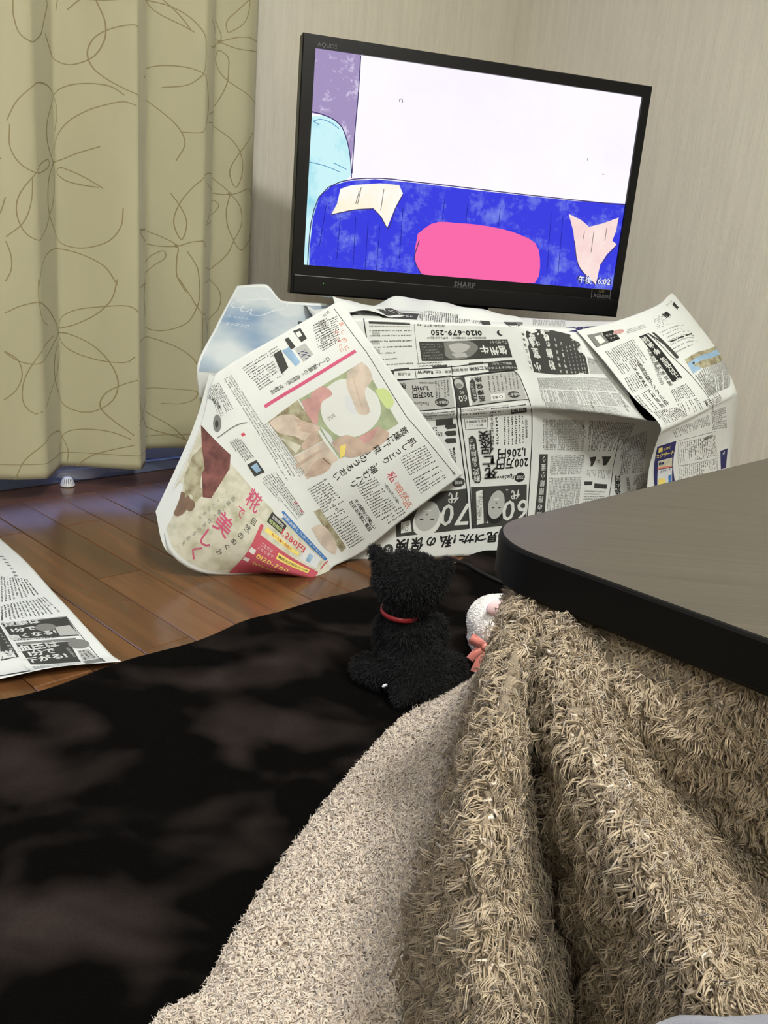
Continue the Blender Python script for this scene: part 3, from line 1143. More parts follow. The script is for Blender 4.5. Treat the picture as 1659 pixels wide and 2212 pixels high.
# badge outline
bq = [tvp(*p, 0.0078) for p in ((1279, 623), (1319, 626), (1317, 649), (1277, 647))]
V, Q, n = [], [], 0
for i in range(4):
    p, q = np.array(bq[i]), np.array(bq[(i + 1) % 4])
    d = (q - p) / np.linalg.norm(q - p)
    nn = np.array([-d[1], d[0]]) * 0.0006
    V += [tv3(*(p + nn), 0.0078), tv3(*(q + nn), 0.0078), tv3(*(q - nn), 0.0078), tv3(*(p - nn), 0.0078)]
    Q.append([n, n + 1, n + 2, n + 3])
    n += 4
put(link('badge_frame', fast_mesh('badge_frame', np.array(V), np.array(Q)), logo), tv)
u, v = tvp(698, 612, 0.008)
bm = bmesh.new()
bmesh.ops.create_uvsphere(bm, u_segments=12, v_segments=8, radius=0.0028, matrix=Matrix.Translation(tv3(u, v, 0.0075)))
bm_obj('power_light', bm, glow('led', (120, 255, 60), s=1.6), tv)
# lower lip of the bezel
bm = box_bm(tv3(0, -TH / 2 + 0.022, 0.007), TU, TN, Z, TW * 0.985, 0.006, 0.04)
bm_obj('lower_trim', bm, mat('trim_black', lin((10, 10, 10)), 0.35, 0.25), tv, bevel=0.002)

# ================================================================== CABINET under the papers
FY = math.radians(18)
FU = np.array([math.cos(FY), math.sin(FY), 0])
FN = np.array([math.sin(FY), -math.cos(FY), 0])
FP = np.array([0.077, 1.707, 0])


def fp(s, out, z):
    return FP + FU * s + FN * out + Z * z


def pf(px, py, out=0.0):
    """pixel on the upright plane that stands `out` in front of the cabinet face"""
    return onpl(px, py, FP + FN * out, FN)


cab = empty('tv_cabinet', tuple(fp(0.1, -0.3, 0)))
tag(cab, 'low dark television cabinet hidden under draped newspapers', 'cabinet')
cabm = mat('cabinet_black', lin((20, 18, 17)), 0.5)
for nm, s0, s1, o0, o1, z0, z1 in (('top_board', -0.26, 0.66, -0.50, -0.055, 0.44, 0.465), ('side_panel', -0.25, -0.23, -0.49, -0.07, 0.0, 0.44), ('side_panel', 0.63, 0.65, -0.49, -0.07, 0.0, 0.44),
                                   ('shelf', -0.23, 0.63, -0.48, -0.08, 0.2, 0.22), ('back_panel', -0.23, 0.63, -0.49, -0.48, 0.02, 0.44), ('plinth', -0.23, 0.63, -0.48, -0.09, 0.0, 0.05)):
    bm_obj(nm, box_bm(fp((s0 + s1) / 2, (o0 + o1) / 2, (z0 + z1) / 2), FU, FN, Z, s1 - s0, o1 - o0, z1 - z0), cabm, cab, bevel=0.002)

# ================================================================== NEWSPAPERS
def grid(rows):
    """rows of (px, py, out) -> 3-D control points in front of the cabinet"""
    return [[pf(*p) for p in row] for row in rows]


# ---- crumpled sheets lying on top of the cabinet, under the television
us = list(np.linspace(0, 0.86, 14))
vs = [0, 0.08, 0.16, 0.24, 0.32]
rr = np.random.default_rng(11)
P = []
for j, o in enumerate((-0.045, -0.09, -0.13, -0.18, -0.235)):
    row = []
    for i, u in enumerate(us):
        bump_ = (0.012 + 0.013 * math.sin(u * 17 + j * 1.1) + 0.010 * math.sin(u * 31 - j * 1.7)) * (0.7 if j == 0 else 1)
        row.append(fp(-0.24 + u, o + rr.uniform(-0.008, 0.008), 0.470 + max(0.001, bump_) + (0.004 if j == 1 else 0)))
    P.append(row)
top = Page(Surf(us, vs, P, n=161, crinkle=0.0010, seed=3), 900, True)
top.quad([(800, 664), (885, 668), (890, 690), (815, 680)], 'dark', 1)
top.text(850, 676, '夏祭り号', 16, 'white', bold=0.03)
top.quad([(905, 672), (960, 676), (955, 688), (900, 684)], 'grey', 1)
top.quad([(965, 670), (1020, 674), (1022, 690), (968, 686)], 'lgrey', 1)
top.text(992, 681, '広告', 14, 'black', bold=0.02)
top.quad([(1024, 676), (1048, 678), (1058, 700), (1040, 700)], 'dark', 1)
top.ellipse(1098, 690, 34, 30, 'dark', 2, n=26)
top.ellipse(1110, 694, 16, 12, 'grey', 3)
top.body([(890, 690), (1000, 694), (1000, 704), (890, 700)], 'grey')
top.body([(1150, 690), (1230, 700), (1230, 712), (1150, 706)], 'grey')
top.quad([(1195, 672), (1265, 682), (1268, 692), (1200, 690)], 'dark', 1)
top.build('newspaper', 'crumpled black and white newspaper lying flat on the cabinet under the television', None)
# second crumpled one on the left half, darker print
us2 = list(np.linspace(0, 0.40, 8))
P = []
for j, o in enumerate((-0.03, -0.08, -0.14, -0.20)):
    P.append([fp(-0.20 + u, o, 0.500 + 0.012 * math.sin(u * 22 + j) + 0.006 * math.sin(u * 47 + j * 2) - (0.014 if j == 0 else 0) + 0.004 * j) for u in us2])
tp2 = Page(Surf(us2, [0, 0.07, 0.15, 0.24], P, n=121, crinkle=0.0008, seed=9), 900, True)
tp2.quad([(812, 668), (900, 674), (905, 686), (835, 682)], 'dark', 1)
tp2.text(862, 677, 'ブラインド', 15, 'white', bold=0.03)
tp2.body([(900, 674), (990, 680), (990, 690), (905, 688)], 'dark')
tp2.build('newspaper', 'rumpled newspaper with a dark advert strip wedged between the television and the insurance page', None)

# ---- the big black and white spread: insurance advert and, right of the gutter, a news page
us = [0, 0.2, 0.405, 0.6, 0.81]
vs = [0, 0.055, 0.16, 0.262, 0.276, 0.40, 0.546]
rows = [
    [(765, 668, -0.11), (930, 674, -0.11), (1095, 684, -0.11), (1230, 692, -0.12), (1350, 694, -0.15)],
    [(758, 692, -0.005), (925, 700, -0.005), (1103, 706, 0.0), (1220, 713, 0.005), (1300, 716, 0.0)],
    [(765, 790, 0.0), (935, 795, 0.002), (1132, 790, 0.01), (1240, 800, 0.04), (1345, 818, 0.06)],
    [(770, 893, 0.01), (955, 893, 0.012), (1165, 878, 0.03), (1265, 888, 0.065), (1396, 908, 0.10)],
    [(770, 908, 0.004), (955, 908, 0.005), (1168, 893, 0.012), (1268, 893, 0.03), (1425, 912, 0.03)],
    [(765, 1050, 0.0), (955, 1048, 0.0), (1167, 1036, -0.005), (1290, 1026, -0.025), (1462, 1010, -0.04)],
    [(750, 1211, 0.0), (930, 1205, 0.0), (1152, 1193, 0.0), (1300, 1182, -0.02), (1485, 1170, -0.035)],
]
de = Surf(us, vs, grid(rows), n=221, crinkle=0.0007, seed=5)
D = Page(de, 1085, True)
# bottom headline
D.ellipse(1093, 1156, 17, 15, 'dark', 1)
D.text(1091, 1156, '別', 20, 'white', bold=0.03)
for ch, x, y, h in (('見', 1063, 1160, 25), ('つ', 1040, 1162, 22), ('け', 1021, 1163, 23), ('た', 1002, 1164, 24), ('!', 982, 1165, 26), ('私', 962, 1169, 29), ('の', 931, 1170, 26), ('保', 901, 1175, 31), ('険', 868, 1180, 34)):
    D.text(x, y, ch, h, 'black', bold=0.035)
D.ellipse(838, 1188, 14, 13, 'dark', 1)
D.text(838, 1188, 'な', 14, 'white', bold=0.02)
D.text(960, 1200, '資料請求　お申し込み　フリーダイヤル', 5, 'grey')
# dark age panels
D.quad([(1017, 1052), (1138, 1046), (1137, 1131), (1020, 1142)], 'dark', 1)
D.quad([(850, 1072), (1009, 1055), (1015, 1142), (856, 1160)], 'dark', 1)
D.text(1113, 1103, '60', 62, 'white', bold=0.012, squash=0.95)
D.text(1113, 1068, '代', 21, 'white', bold=0.03)
D.text(982, 1113, '70', 66, 'white', bold=0.012, squash=0.95)
D.text(979, 1075, '代', 24, 'white', bold=0.03)
for cx, cy, rx, ry, hairk, hy in ((1072, 1092, 19, 36, 'black', 1), (922, 1117, 32, 38, 'lgrey', 0)):
    D.ellipse(cx, cy + ry * 0.22, rx * 1.08, ry * 0.9, hairk if hy else 'white', 2)
    D.ellipse(cx, cy - ry * 0.05, rx * 0.92, ry * 0.86, 'lgrey', 3)
    for sx in (-1, 1):
        D.ellipse(cx + sx * rx * 0.36, cy + ry * 0.12, rx * 0.16, ry * 0.045, 'dark', 4, n=10, grow=1)
    D.ellipse(cx, cy - ry * 0.15, rx * 0.12, ry * 0.06, 'grey', 4, n=10, grow=1)
    D.ellipse(cx, cy - ry * 0.42, rx * 0.34, ry * 0.07, 'white', 4, n=12, grow=1)
    D.ellipse(cx, cy - ry * 0.45, rx * 0.36, ry * 0.02, 'grey', 5, n=10, grow=1)
D.quad([(1028, 1062), (1042, 1058), (1045, 1130), (1030, 1134)], 'white', 2)
D.text(1039, 1094, '一生涯ずっと安心', 8, 'black', True)
D.text(1032, 1098, '収入が少ない方も', 7, 'black', True)
D.quad([(866, 1128), (886, 1124), (889, 1148), (866, 1152)], 'white', 3)
D.text(879, 1138, 'ひめ', 11, 'black', True)
D.text(870, 1140, '控', 9, 'black', True)
for x, y in ((1095, 1058), (1052, 1128), (896, 1147)):
    D.poly([(x, y - 4), (x + 1, y - 1), (x + 4, y), (x + 1, y + 1), (x, y + 4), (x - 1, y + 1), (x - 4, y), (x - 1, y - 1)], 'white', 3, 1)
# life insurance column
for ch, x, y in (('死', 1060, 1022), ('亡', 1056, 996), ('保', 1052, 968), ('険', 1048, 944)):
    D.text(x, y, ch, 27, 'lgrey', bold=0.09, layer=2)
    D.text(x, y, ch, 27, 'black', bold=0.015, layer=4)
D.poly([(1012, 946), (1020, 940), (1028, 948), (1040, 1034), (1036, 1044), (1026, 1044), (1020, 1034)], 'dark', 1)
for ch, x, y, h in (('割', 1030, 1034, 14), ('安', 1028, 1019, 15), ('な', 1026, 1004, 10), ('保', 1024, 993, 13), ('険', 1022, 979, 13), ('料', 1020, 965, 13), ('の', 1018, 952, 9)):
    D.text(x, y, ch, h, 'white', bold=0.02)
D.text(1108, 1001, '200万円', 24, 'black', bold=0.03, squash=0.82)
D.text(1106, 979, '1,206円', 23, 'black', bold=0.03, squash=0.86)
D.text(1092, 1031, 'FineSave', 11, 'black', bold=0.01, squash=0.95)
D.poly([(1101, 1025), (1104, 1022), (1107, 1026), (1104, 1028)], 'black', 4, 1)
D.ellipse(1123, 1031, 12, 10, 'black', 2)
D.text(1123, 1031, '75歳', 9, 'white')
D.body([(1066, 902), (1078, 901), (1082, 960), (1068, 962)], 'dark', 0.005, 1.3)
D.text(1063, 925, '保険料一生上がらない', 7, 'black', True, 0.01)
D.body([(1086, 900), (1132, 897), (1134, 958), (1086, 962)], 'dark', 0.0036, 2.0)
D.text(1137, 926, '重要事項説明', 6, 'black', True)
D.frame([(1003, 905), (1053, 902), (1052, 925), (1006, 928)], 1.2, 'grey')
D.text(1028, 910, '割安な保険料を', 6, 'black')
D.text(1028, 918, '限りなくして', 5, 'black')
# medical column (upper right)
D.quad([(1016, 815), (1117, 802), (1138, 861), (1020, 878)], 'lgrey', 1)
for ch, x, y in (('医', 1041, 861), ('療', 1038, 848), ('保', 1036, 834), ('険', 1033, 820)):
    D.text(x, y, ch, 14, 'black', bold=0.025)
D.poly([(1014, 824), (1020, 818), (1026, 824), (1031, 862), (1025, 870), (1018, 862)], 'dark', 2)
D.text(1022, 844, '手軽な保険料', 7, 'white', True, 0.01)
D.quad([(979, 818), (1003, 814), (1014, 876), (988, 880)], 'dark', 2)
D.text(1000, 861, '60', 20, 'white', bold=0.012, squash=0.9)
D.text(998, 848, '代', 10, 'white')
D.ellipse(991, 829, 10, 13, 'lgrey', 3)
D.ellipse(991, 833, 8, 6, 'grey', 4)
D.quad([(1060, 852), (1090, 849), (1091, 862), (1061, 866)], 'white', 2)
D.text(1075, 858, 'CURE', 9, 'black', bold=0.01)
D.ellipse(1110, 852, 15, 8, 'dark', 2)
D.text(1110, 852, '80歳まで', 8, 'white')
D.body([(1050, 812), (1118, 805), (1124, 840), (1054, 848)], 'dark', 0.0038, 2.2)
D.quad([(1102, 878), (1136, 873), (1138, 890), (1104, 895)], 'dark', 2)
D.text(1120, 884, '200万円', 9, 'white')
D.quad([(992, 884), (1100, 874), (1102, 896), (996, 904)], 'lgrey', 1)
D.body([(994, 884), (1098, 875), (1100, 892), (996, 900)], 'dark', 0.003, 1.7, False)
# fine save column (upper middle)
D.quad([(848, 824), (972, 813), (982, 880), (862, 890)], 'lgrey', 1)
D.text(913, 853, '200万円', 17, 'black', bold=0.03, squash=0.85)
D.text(908, 839, '2,696円', 14, 'black', bold=0.03, squash=0.9)
D.text(910, 872, 'FineSave', 11, 'black')
D.ellipse(954, 869, 17, 10, 'dark', 2)
D.text(954, 869, '75歳まで', 8, 'white')
for ch, x, y in (('死', 879, 880), ('亡', 876, 866), ('保', 873, 850), ('険', 871, 834)):
    D.text(x, y, ch, 14, 'black', bold=0.025)
D.body([(938, 822), (970, 819), (972, 858), (940, 860)], 'dark', 0.0042, 1.5)
D.text(925, 827, '月払保険料　医療保障', 5, 'dark')
D.quad([(880, 900), (982, 886), (984, 905), (900, 912)], 'lgrey', 1)
D.body([(882, 892), (980, 886), (982, 903), (890, 908)], 'dark', 0.003, 1.7, False)
D.quad([(941, 906), (978, 902), (978, 916), (942, 920)], 'dark', 2)
D.text(936, 927, '2,00', 10, 'black', bold=0.02)
D.text(946, 938, '3万円', 9, 'black', bold=0.02)
for y in (921, 936, 952):
    D.poly([(960, y), (964, y - 5), (984, y - 6), (986, y + 4), (966, y + 6)], 'dark', 2, 1)
D.body([(952, 975), (984, 965), (988, 1010), (975, 1025)], 'dark', 0.004, 1.5)
D.text(980, 988, '重要事項説明書', 6, 'black', True)
D.ellipse(990, 1042, 14, 10, 'dark', 2)
D.text(990, 1042, '85歳', 9, 'white')
# strip of small offers
D.frame([(815, 802), (1110, 778), (1117, 799), (820, 822)], 2.2)
for x in (896, 975):
    D.line((x, 795 - (x - 896) * 0.07), (x + 3, 816 - (x - 896) * 0.07), 1.6)
D.quad([(1053, 783), (1112, 777), (1118, 798), (1056, 803)], 'dark', 2)
D.text(1086, 794, 'その他のおすすめの', 8, 'white', bold=0.01)
D.text(1085, 785, '保険はこちら!', 8, 'white', bold=0.01)
D.text(1035, 796, '死亡保険', 11, 'black', bold=0.01)
D.text(993, 799, '終身保険', 9, 'black')
D.text(957, 803, '医療・死亡', 8, 'black')
D.text(918, 804, 'ReliefW', 11, 'black', bold=0.03)
D.text(873, 808, 'がん保険', 9, 'black')
D.quad([(836, 804), (851, 801), (852, 818), (838, 820)], 'dark', 2)
D.text(845, 810, 'がん保険', 7, 'white')
for x in (868, 950, 1028):
    D.quad([(x - 16, 797 - (x - 868) * 0.08), (x + 16, 794 - (x - 868) * 0.08), (x + 16, 799 - (x - 868) * 0.08), (x - 16, 802 - (x - 868) * 0.08)], 'dark', 2)
# phone number and prize box
D.text(985, 719, '0120-679-250', 21, 'black', bold=0.03, squash=1.02)
D.text(930, 703, '0120-377-411', 13, 'dark', squash=1.2)
D.ellipse(1080, 719, 9, 9, 'black', 2)
D.ellipse(1083, 718, 7, 8, 'white', 3)
D.text(985, 730, '資料請求は今すぐお電話で！　お申し込み受付中', 7, 'black')
D.quad([(905, 738), (1096, 733), (1107, 772), (911, 780)], 'dark', 1)
D.poly([(958, 740), (990, 736), (1020, 739), (1032, 748), (1022, 766), (1000, 775), (975, 776), (962, 768), (960, 752)], 'grey', 2)
D.poly([(968, 745), (995, 741), (1015, 748), (1008, 757), (975, 758)], 'lgrey', 3)
D.poly([(975, 764), (1005, 762), (1010, 770), (985, 773)], 'lgrey', 3)
for ch, x, y in (('信', 1086, 756), ('州', 1068, 758), ('牛', 1046, 754)):
    D.text(x, y, ch, 22, 'white', bold=0.035)
D.text(1078, 739, 'プレゼント!', 9, 'white')
D.body([(910, 741), (955, 740), (958, 775), (914, 778)], 'grey', 0.004, 1.4, False)
D.frame([(786, 695), (1010, 692), (1100, 735), (1115, 800)], 0.01)
D.body([(797, 700), (890, 702), (893, 790), (806, 796)], 'dark', 0.0034, 3.2, False)
D.quad([(796, 694), (886, 697), (886, 702), (797, 699)], 'dark', 1)
for y in (716, 735, 753, 770):
    D.quad([(803, y), (820, y), (821, y + 9), (804, y + 9)], 'lgrey', 1)
D.line((895, 700), (905, 790), 1.4, 'grey')
D.line((786, 688), (790, 720), 3.0)
D.line((790, 720), (795, 748), 3.0)
# print on the part lying back on the cabinet
D.quad([(806, 672), (905, 678), (900, 691), (826, 687)], 'dark', 1)
D.text(862, 682, 'ブラインド通信', 12, 'white', bold=0.03)
D.body([(905, 678), (1050, 686), (1048, 700), (905, 694)], 'dark', 0.0036, 1.5)
D.quad([(1030, 684), (1052, 686), (1060, 702), (1042, 702)], 'dark', 2)
D.ellipse(1106, 694, 30, 34, 'dark', 2)
D.ellipse(1122, 698, 12, 12, 'grey', 3)
D.body([(1150, 690), (1220, 694), (1222, 706), (1150, 703)], 'grey', 0.0036, 1.5)
D.body([(900, 783), (955, 780), (956, 790), (902, 794)], 'dark', 0.0034, 1.5, False)
# rules and frames
D.line((977, 812), (987, 900), 2.4)
D.line((987, 900), (1000, 1000), 2.4)
D.line((1000, 1000), (1012, 1142), 2.4)
D.line((985, 815), (995, 900), 2.0)
D.line((995, 900), (1008, 1000), 2.0)
D.line((1008, 1000), (1020, 1142), 2.0)
D.line((835, 824), (975, 811), 2.4)
D.line((985, 815), (1110, 801), 2.4)
D.line((1110, 801), (1122, 812), 2.4)
D.line((1122, 812), (1142, 862), 2.4)
D.line((1142, 862), (1149, 900), 2.4)
D.line((1149, 900), (1146, 1000), 2.4)
D.line((1146, 1000), (1138, 1130), 2.4)
D.line((990, 880), (1140, 863), 2.2)
D.line((860, 892), (984, 880), 2.2)
# ---- right page (news side of the same spread)
D.poly([(1132, 716), (1160, 711), (1195, 714), (1230, 722), (1252, 742), (1266, 775), (1272, 807), (1240, 809), (1200, 809), (1154, 804), (1142, 760)], 'dark', 1, 6)
D.quad([(1124, 716), (1136, 715), (1152, 803), (1144, 803)], 'white', 2)
D.line_text((1147, 795), (1130, 722), '5月1日発売株', 9, 'black', True, 0.02)
for ch, x, y, h in (('小', 1162, 793, 26), ('室', 1158, 763, 27), ('□', 1163, 742, 11), ('さ', 1154, 742, 9), ('ん', 1147, 741, 9), ('母', 1150, 728, 23),
                    ('粉', 1192, 789, 26), ('飾', 1187, 763, 26), ('の', 1184, 744, 17), ('帳', 1180, 729, 22), ('簿', 1172, 717, 18)):
    D.text(x, y, ch, h, 'white', bold=0.04)
D.line_text((1211, 802), (1199, 733), '本業売却のう', 10, 'white', True, 0.03)
D.line_text((1224, 803), (1212, 742), '株価下落ＴＶ', 10, 'white', True, 0.03)
for k, x in enumerate((1235, 1243, 1251, 1259, 1265)):
    D.line_text((x, 804), (x - 12, 750 - k * 2), '暴落止まらず年金', 6.5, 'white', True, 0.01)
D.quad([(1268, 770), (1288, 778), (1304, 808), (1274, 808)], 'lgrey', 2)
D.body([(1269, 772), (1288, 780), (1302, 804), (1275, 804)], 'black', 0.005, 1.3)
D.poly([(1222, 708), (1260, 706), (1310, 703), (1342, 700), (1345, 708), (1300, 714), (1250, 718), (1228, 716)], 'navy', 1)
for x in (1245, 1262, 1280, 1300, 1320):
    D.line((x - 4, 714), (x + 5, 704), 3, 'white', 3)
D.body([(1160, 814), (1310, 814), (1360, 880), (1172, 868)], 'dark', 0.0030, 1.5, fill=0.95, cols=2)
D.body([(1176, 868), (1330, 880), (1350, 900), (1180, 880)], 'grey', 0.0030, 1.5)
D.text(1345, 868, '台湾ハイテク', 9, 'dark', True)
D.text(1278, 874, '狙う', 10, 'dark', True)
# lower, set-back half of the news page
D.body([(1172, 905), (1262, 908), (1260, 975), (1172, 972)], 'dark', 0.0030, 1.45)
D.body([(1272, 908), (1372, 915), (1340, 975), (1268, 975)], 'dark', 0.0030, 1.45)
D.text(1262, 932, '一に備', 11, 'black', True)
D.body([(1190, 984), (1262, 982), (1258, 1024), (1186, 1026)], 'dark', 0.0030, 1.45)
D.body([(1186, 1032), (1256, 1030), (1248, 1100), (1180, 1104)], 'dark', 0.0030, 1.45)
D.quad([(1165, 981), (1183, 981), (1176, 1120), (1154, 1122)], 'dark', 1)
D.line_text((1164, 1112), (1175, 992), '業の措限総小狙う', 15, 'white', True, 0.02)
D.poly([(1273, 988), (1288, 986), (1286, 994), (1280, 1006), (1275, 1008), (1276, 998)], 'dark', 2, 2)
D.poly([(1300, 986), (1320, 986), (1316, 994), (1310, 1004), (1302, 1006), (1302, 996)], 'dark', 2, 2)
D.text(1293, 997, '=', 14, 'dark')
D.body([(1268, 1014), (1288, 1014), (1286, 1030), (1266, 1030)], 'grey', 0.003, 1.4)
D.body([(1292, 1014), (1320, 1014), (1316, 1034), (1290, 1034)], 'grey', 0.003, 1.4)
D.quad([(1262, 1040), (1280, 1040), (1278, 1048), (1262, 1048)], 'dark', 1)
D.quad([(1284, 1044), (1312, 1046), (1310, 1056), (1283, 1054)], 'dark', 1)
D.body([(1262, 1058), (1308, 1060), (1302, 1090), (1258, 1092)], 'grey', 0.003, 1.6, False)
D.line((1338, 945), (1324, 1010), 1.6)
D.line((1324, 1010), (1314, 1080), 1.6)
D.body([(1345, 950), (1398, 930), (1388, 1020), (1336, 1026)], 'dark', 0.003, 1.45)
for ch, y in (('絶', 1060), ('望', 1046), ('的', 1035)):
    D.text(1334, y, ch, 17, 'black', bold=0.02)
D.text(1357, 1045, '混面見', 10, 'dark', True)
D.body([(1370, 1028), (1400, 1020), (1392, 1070), (1362, 1074)], 'dark', 0.003, 1.45)
D.build('newspaper', 'black and white newspaper spread with upside-down insurance advert over the cabinet front', None, step=2)

# ---- page with the pink line and the hand cream photos, its lower half with the rice advert
us = [0, 0.1, 0.2, 0.3, 0.406]
vs = [0, 0.136, 0.262, 0.284, 0.345, 0.45, 0.546]
rows = [
    [(735, 648, -0.03), (800, 740, 0.02), (866, 832, 0.03), (933, 925, 0.035), (1000, 1025, 0.028)],
    [(605, 724, 0.00), (669, 820, 0.035), (736, 917, 0.045), (803, 1015, 0.05), (875, 1119, 0.035)],
    [(486, 794, 0.015), (552, 892, 0.045), (618, 992, 0.055), (686, 1098, 0.055), (760, 1206, 0.025)],
    [(463, 812, 0.018), (531, 908, 0.05), (597, 1006, 0.062), (668, 1112, 0.062), (742, 1214, 0.03)],
    [(437, 905, 0.028), (494, 985, 0.062), (558, 1062, 0.076), (634, 1142, 0.08), (718, 1226, 0.05)],
    [(390, 1018, 0.038), (432, 1095, 0.078), (505, 1170, 0.095), (592, 1222, 0.105), (697, 1255, 0.085)],
    [(346, 1112, 0.045), (369, 1196, 0.080), (448, 1240, 0.080), (572, 1240, 0.060), (690, 1238, 0.05)],
]
cs = Surf(us, vs, grid(rows), n=221, crinkle=0.0006, seed=21)
C = Page(cs, 1120, False)
Zc = 670 / 1659.0


def zc(*pts):
    return [(340 + x * Zc, 600 + y * Zc) for x, y in pts]


C.line((574, 877), (768, 758), 7, 'pink')
C.ellipse(574, 877, 3.5, 3.5, 'pink', 2, n=10, grow=1)
C.line_text((708, 776), (590, 846), 'ロート製薬の“自然派”化粧品', 11, 'black')
C.line_text((738, 700), (749, 752), 'まじめに', 12, 'orange')
C.line_text((727, 718), (738, 756), 'まっすぐに', 10, 'orange')
C.text(702, 682, '広', 8, 'grey')
C.text(708, 675, '告', 8, 'grey')
C.body(zc((860, 230), (960, 190), (980, 340), (880, 400)), 'dark', 0.0030, 1.5, False)
C.body(zc((450, 480), (580, 400), (680, 520), (550, 605)), 'dark', 0.0030, 1.6, False)
C.body(zc((590, 390), (640, 360), (660, 400), (610, 430)), 'dark', 0.0028, 1.6, False)
C.body(zc((830, 250), (890, 220), (960, 340), (860, 395)), 'dark', 0.0030, 1.6, False)
for q, k in ((((620, 410), (660, 385), (700, 480), (665, 515)), 'dark'), (((665, 390), (705, 370), (765, 450), (740, 475)), 'lblue'), (((680, 330), (700, 318), (740, 370), (715, 385)), 'dark'),
             (((725, 285), (765, 270), (800, 325), (770, 345)), 'dark'), (((735, 380), (790, 350), (835, 410), (780, 450)), 'lgrey'), (((750, 405), (790, 385), (820, 420), (790, 445)), 'navy')):
    C.quad(zc(*q), k, 2)
C.quad(zc((738, 295), (760, 285), (775, 310), (752, 320)), 'white', 3)
# three photos
C.quad(zc((757, 650), (1095, 450), (1290, 780), (975, 970)), 'green', 1)
C.quad(zc((592, 772), (750, 654), (888, 868), (728, 955)), 'khaki', 1)
C.quad(zc((728, 962), (888, 872), (970, 972), (800, 1080)), 'skin', 1)
C.poly(zc((860, 620), (1000, 540), (1080, 560), (1180, 640), (1190, 740), (1150, 800), (1060, 850), (960, 840), (890, 770), (870, 690)), 'white', 3, 5)
C.poly(zc((1000, 640), (1040, 620), (1080, 690), (1060, 730), (1010, 700)), 'pale', 4)
C.poly(zc((1015, 505), (1095, 455), (1150, 540), (1110, 600), (1125, 730), (1090, 735), (1040, 650), (1010, 570)), 'skin', 5)
C.line(zc((1040, 520))[0], zc((1095, 700))[0], 2, 'skin2', 6)
C.poly(zc((820, 620), (890, 580), (935, 620), (880, 665), (860, 720), (830, 700)), 'rose', 4)
C.poly(zc((770, 660), (830, 640), (860, 720), (850, 790), (800, 730)), 'rose', 3)
C.poly(zc((930, 880), (1010, 840), (1090, 860), (1180, 800), (1230, 820), (1000, 955), (960, 930)), 'skin2', 4)
C.poly(zc((1070, 855), (1190, 790), (1150, 860), (1110, 885)), 'rose', 5)
C.poly(zc((1165, 600), (1210, 590), (1260, 680), (1240, 700), (1190, 650)), 'lime', 2)
C.poly(zc((975, 900), (1010, 890), (1000, 950), (978, 965)), 'yellow', 5)
C.poly(zc((870, 790), (930, 850), (960, 930), (900, 850)), 'pale', 3)
C.text(*zc((930, 745))[0], '糀肌', 9, 'grey', True)
C.poly(zc((595, 775), (660, 735), (740, 740), (790, 780), (870, 800), (860, 830), (780, 870), (740, 850), (650, 830)), 'skin', 3)
for y in (0, 25, 50):
    C.line(zc((735 + y * 0.5, 760 + y))[0], zc((835 + y * 0.4, 790 + y * 0.8))[0], 7, 'skin2', 4)
C.poly(zc((650, 850), (730, 880), (770, 900), (740, 940)), 'cream', 3)
C.poly(zc((770, 890), (840, 830), (870, 860), (820, 905), (780, 920)), 'skin2', 4)
C.line(zc((740, 1010))[0], zc((880, 920))[0], 6, 'skin2', 3)
C.poly(zc((790, 1060), (850, 980), (900, 960), (930, 990), (830, 1065)), 'skin2', 2)
C.line(zc((885, 965))[0], zc((925, 1000))[0], 2, 'brown', 4)
# headlines
C.line_text((890, 954), (764, 1045), '肌しっとり、弾むハリ', 17, 'black', bold=0.006)
C.line_text((873, 931), (727, 1029), '乾燥に「糀」のうるおい', 17, 'black', bold=0.006)
for ch, x, y, h, k in (('私', 847, 1030, 21, 'red'), ('は', 859, 1046, 12, 'orange'), ('自', 863, 1056, 17, 'orange'), ('然', 873, 1071, 18, 'orange'), ('派', 880, 1088, 18, 'orange')):
    C.text(x, y, ch, h, k)
C.line_text((770, 1082), (808, 1138), 'キメ細やかで美しい', 9, 'black', False, 0.01)
C.line_text((759, 1086), (798, 1142), '杜氏の手肌に着目', 9, 'black', False, 0.01)
C.line_text((832, 1046), (861, 1086), '〜肌のお手入れ編〜', 7, 'dark', False)
C.line_text((700, 1060), (727, 1100), 'くふうとか', 8, 'dark', True)
C.body(zc((1290, 960), (1430, 890), (1490, 985), (1350, 1060)), 'dark', 0.0030, 1.55, False)
C.body(zc((1360, 1075), (1500, 1000), (1550, 1070), (1410, 1160)), 'dark', 0.0030, 1.55, False)
C.body(zc((1060, 1110), (1160, 1060), (1280, 1230), (1170, 1290)), 'dark', 0.0030, 1.55, False)
C.body(zc((1190, 1290), (1300, 1220), (1330, 1260), (1240, 1320)), 'dark', 0.0034, 1.8, False)
C.body(zc((800, 1130), (900, 1070), (1000, 1200), (890, 1260)), 'dark', 0.0030, 1.55, False)
C.body(zc((900, 1280), (990, 1230), (1110, 1400), (1030, 1450)), 'dark', 0.0030, 1.55, False)
C.body(zc((560, 790), (600, 770), (790, 1040), (760, 1070)), 'grey', 0.0026, 1.5, True)
C.body(zc((350, 540), (400, 520), (740, 1060), (690, 1090)), 'grey', 0.0030, 1.4, True)
C.line(zc((945, 165))[0], zc((1120, 400))[0], 1.3, 'dark')
C.line(zc((1120, 400))[0], zc((1330, 740))[0], 1.3, 'dark')
C.line(zc((1330, 740))[0], zc((1590, 1050))[0], 1.3, 'dark')
C.text(*zc((1585, 1045))[0], '20', 8, 'dark')
C.quad(zc((835, 1250), (870, 1235), (1010, 1440), (985, 1470)), 'khaki', 1)
C.poly(zc((820, 1340), (870, 1320), (960, 1450), (950, 1480), (900, 1450)), 'skin', 2)
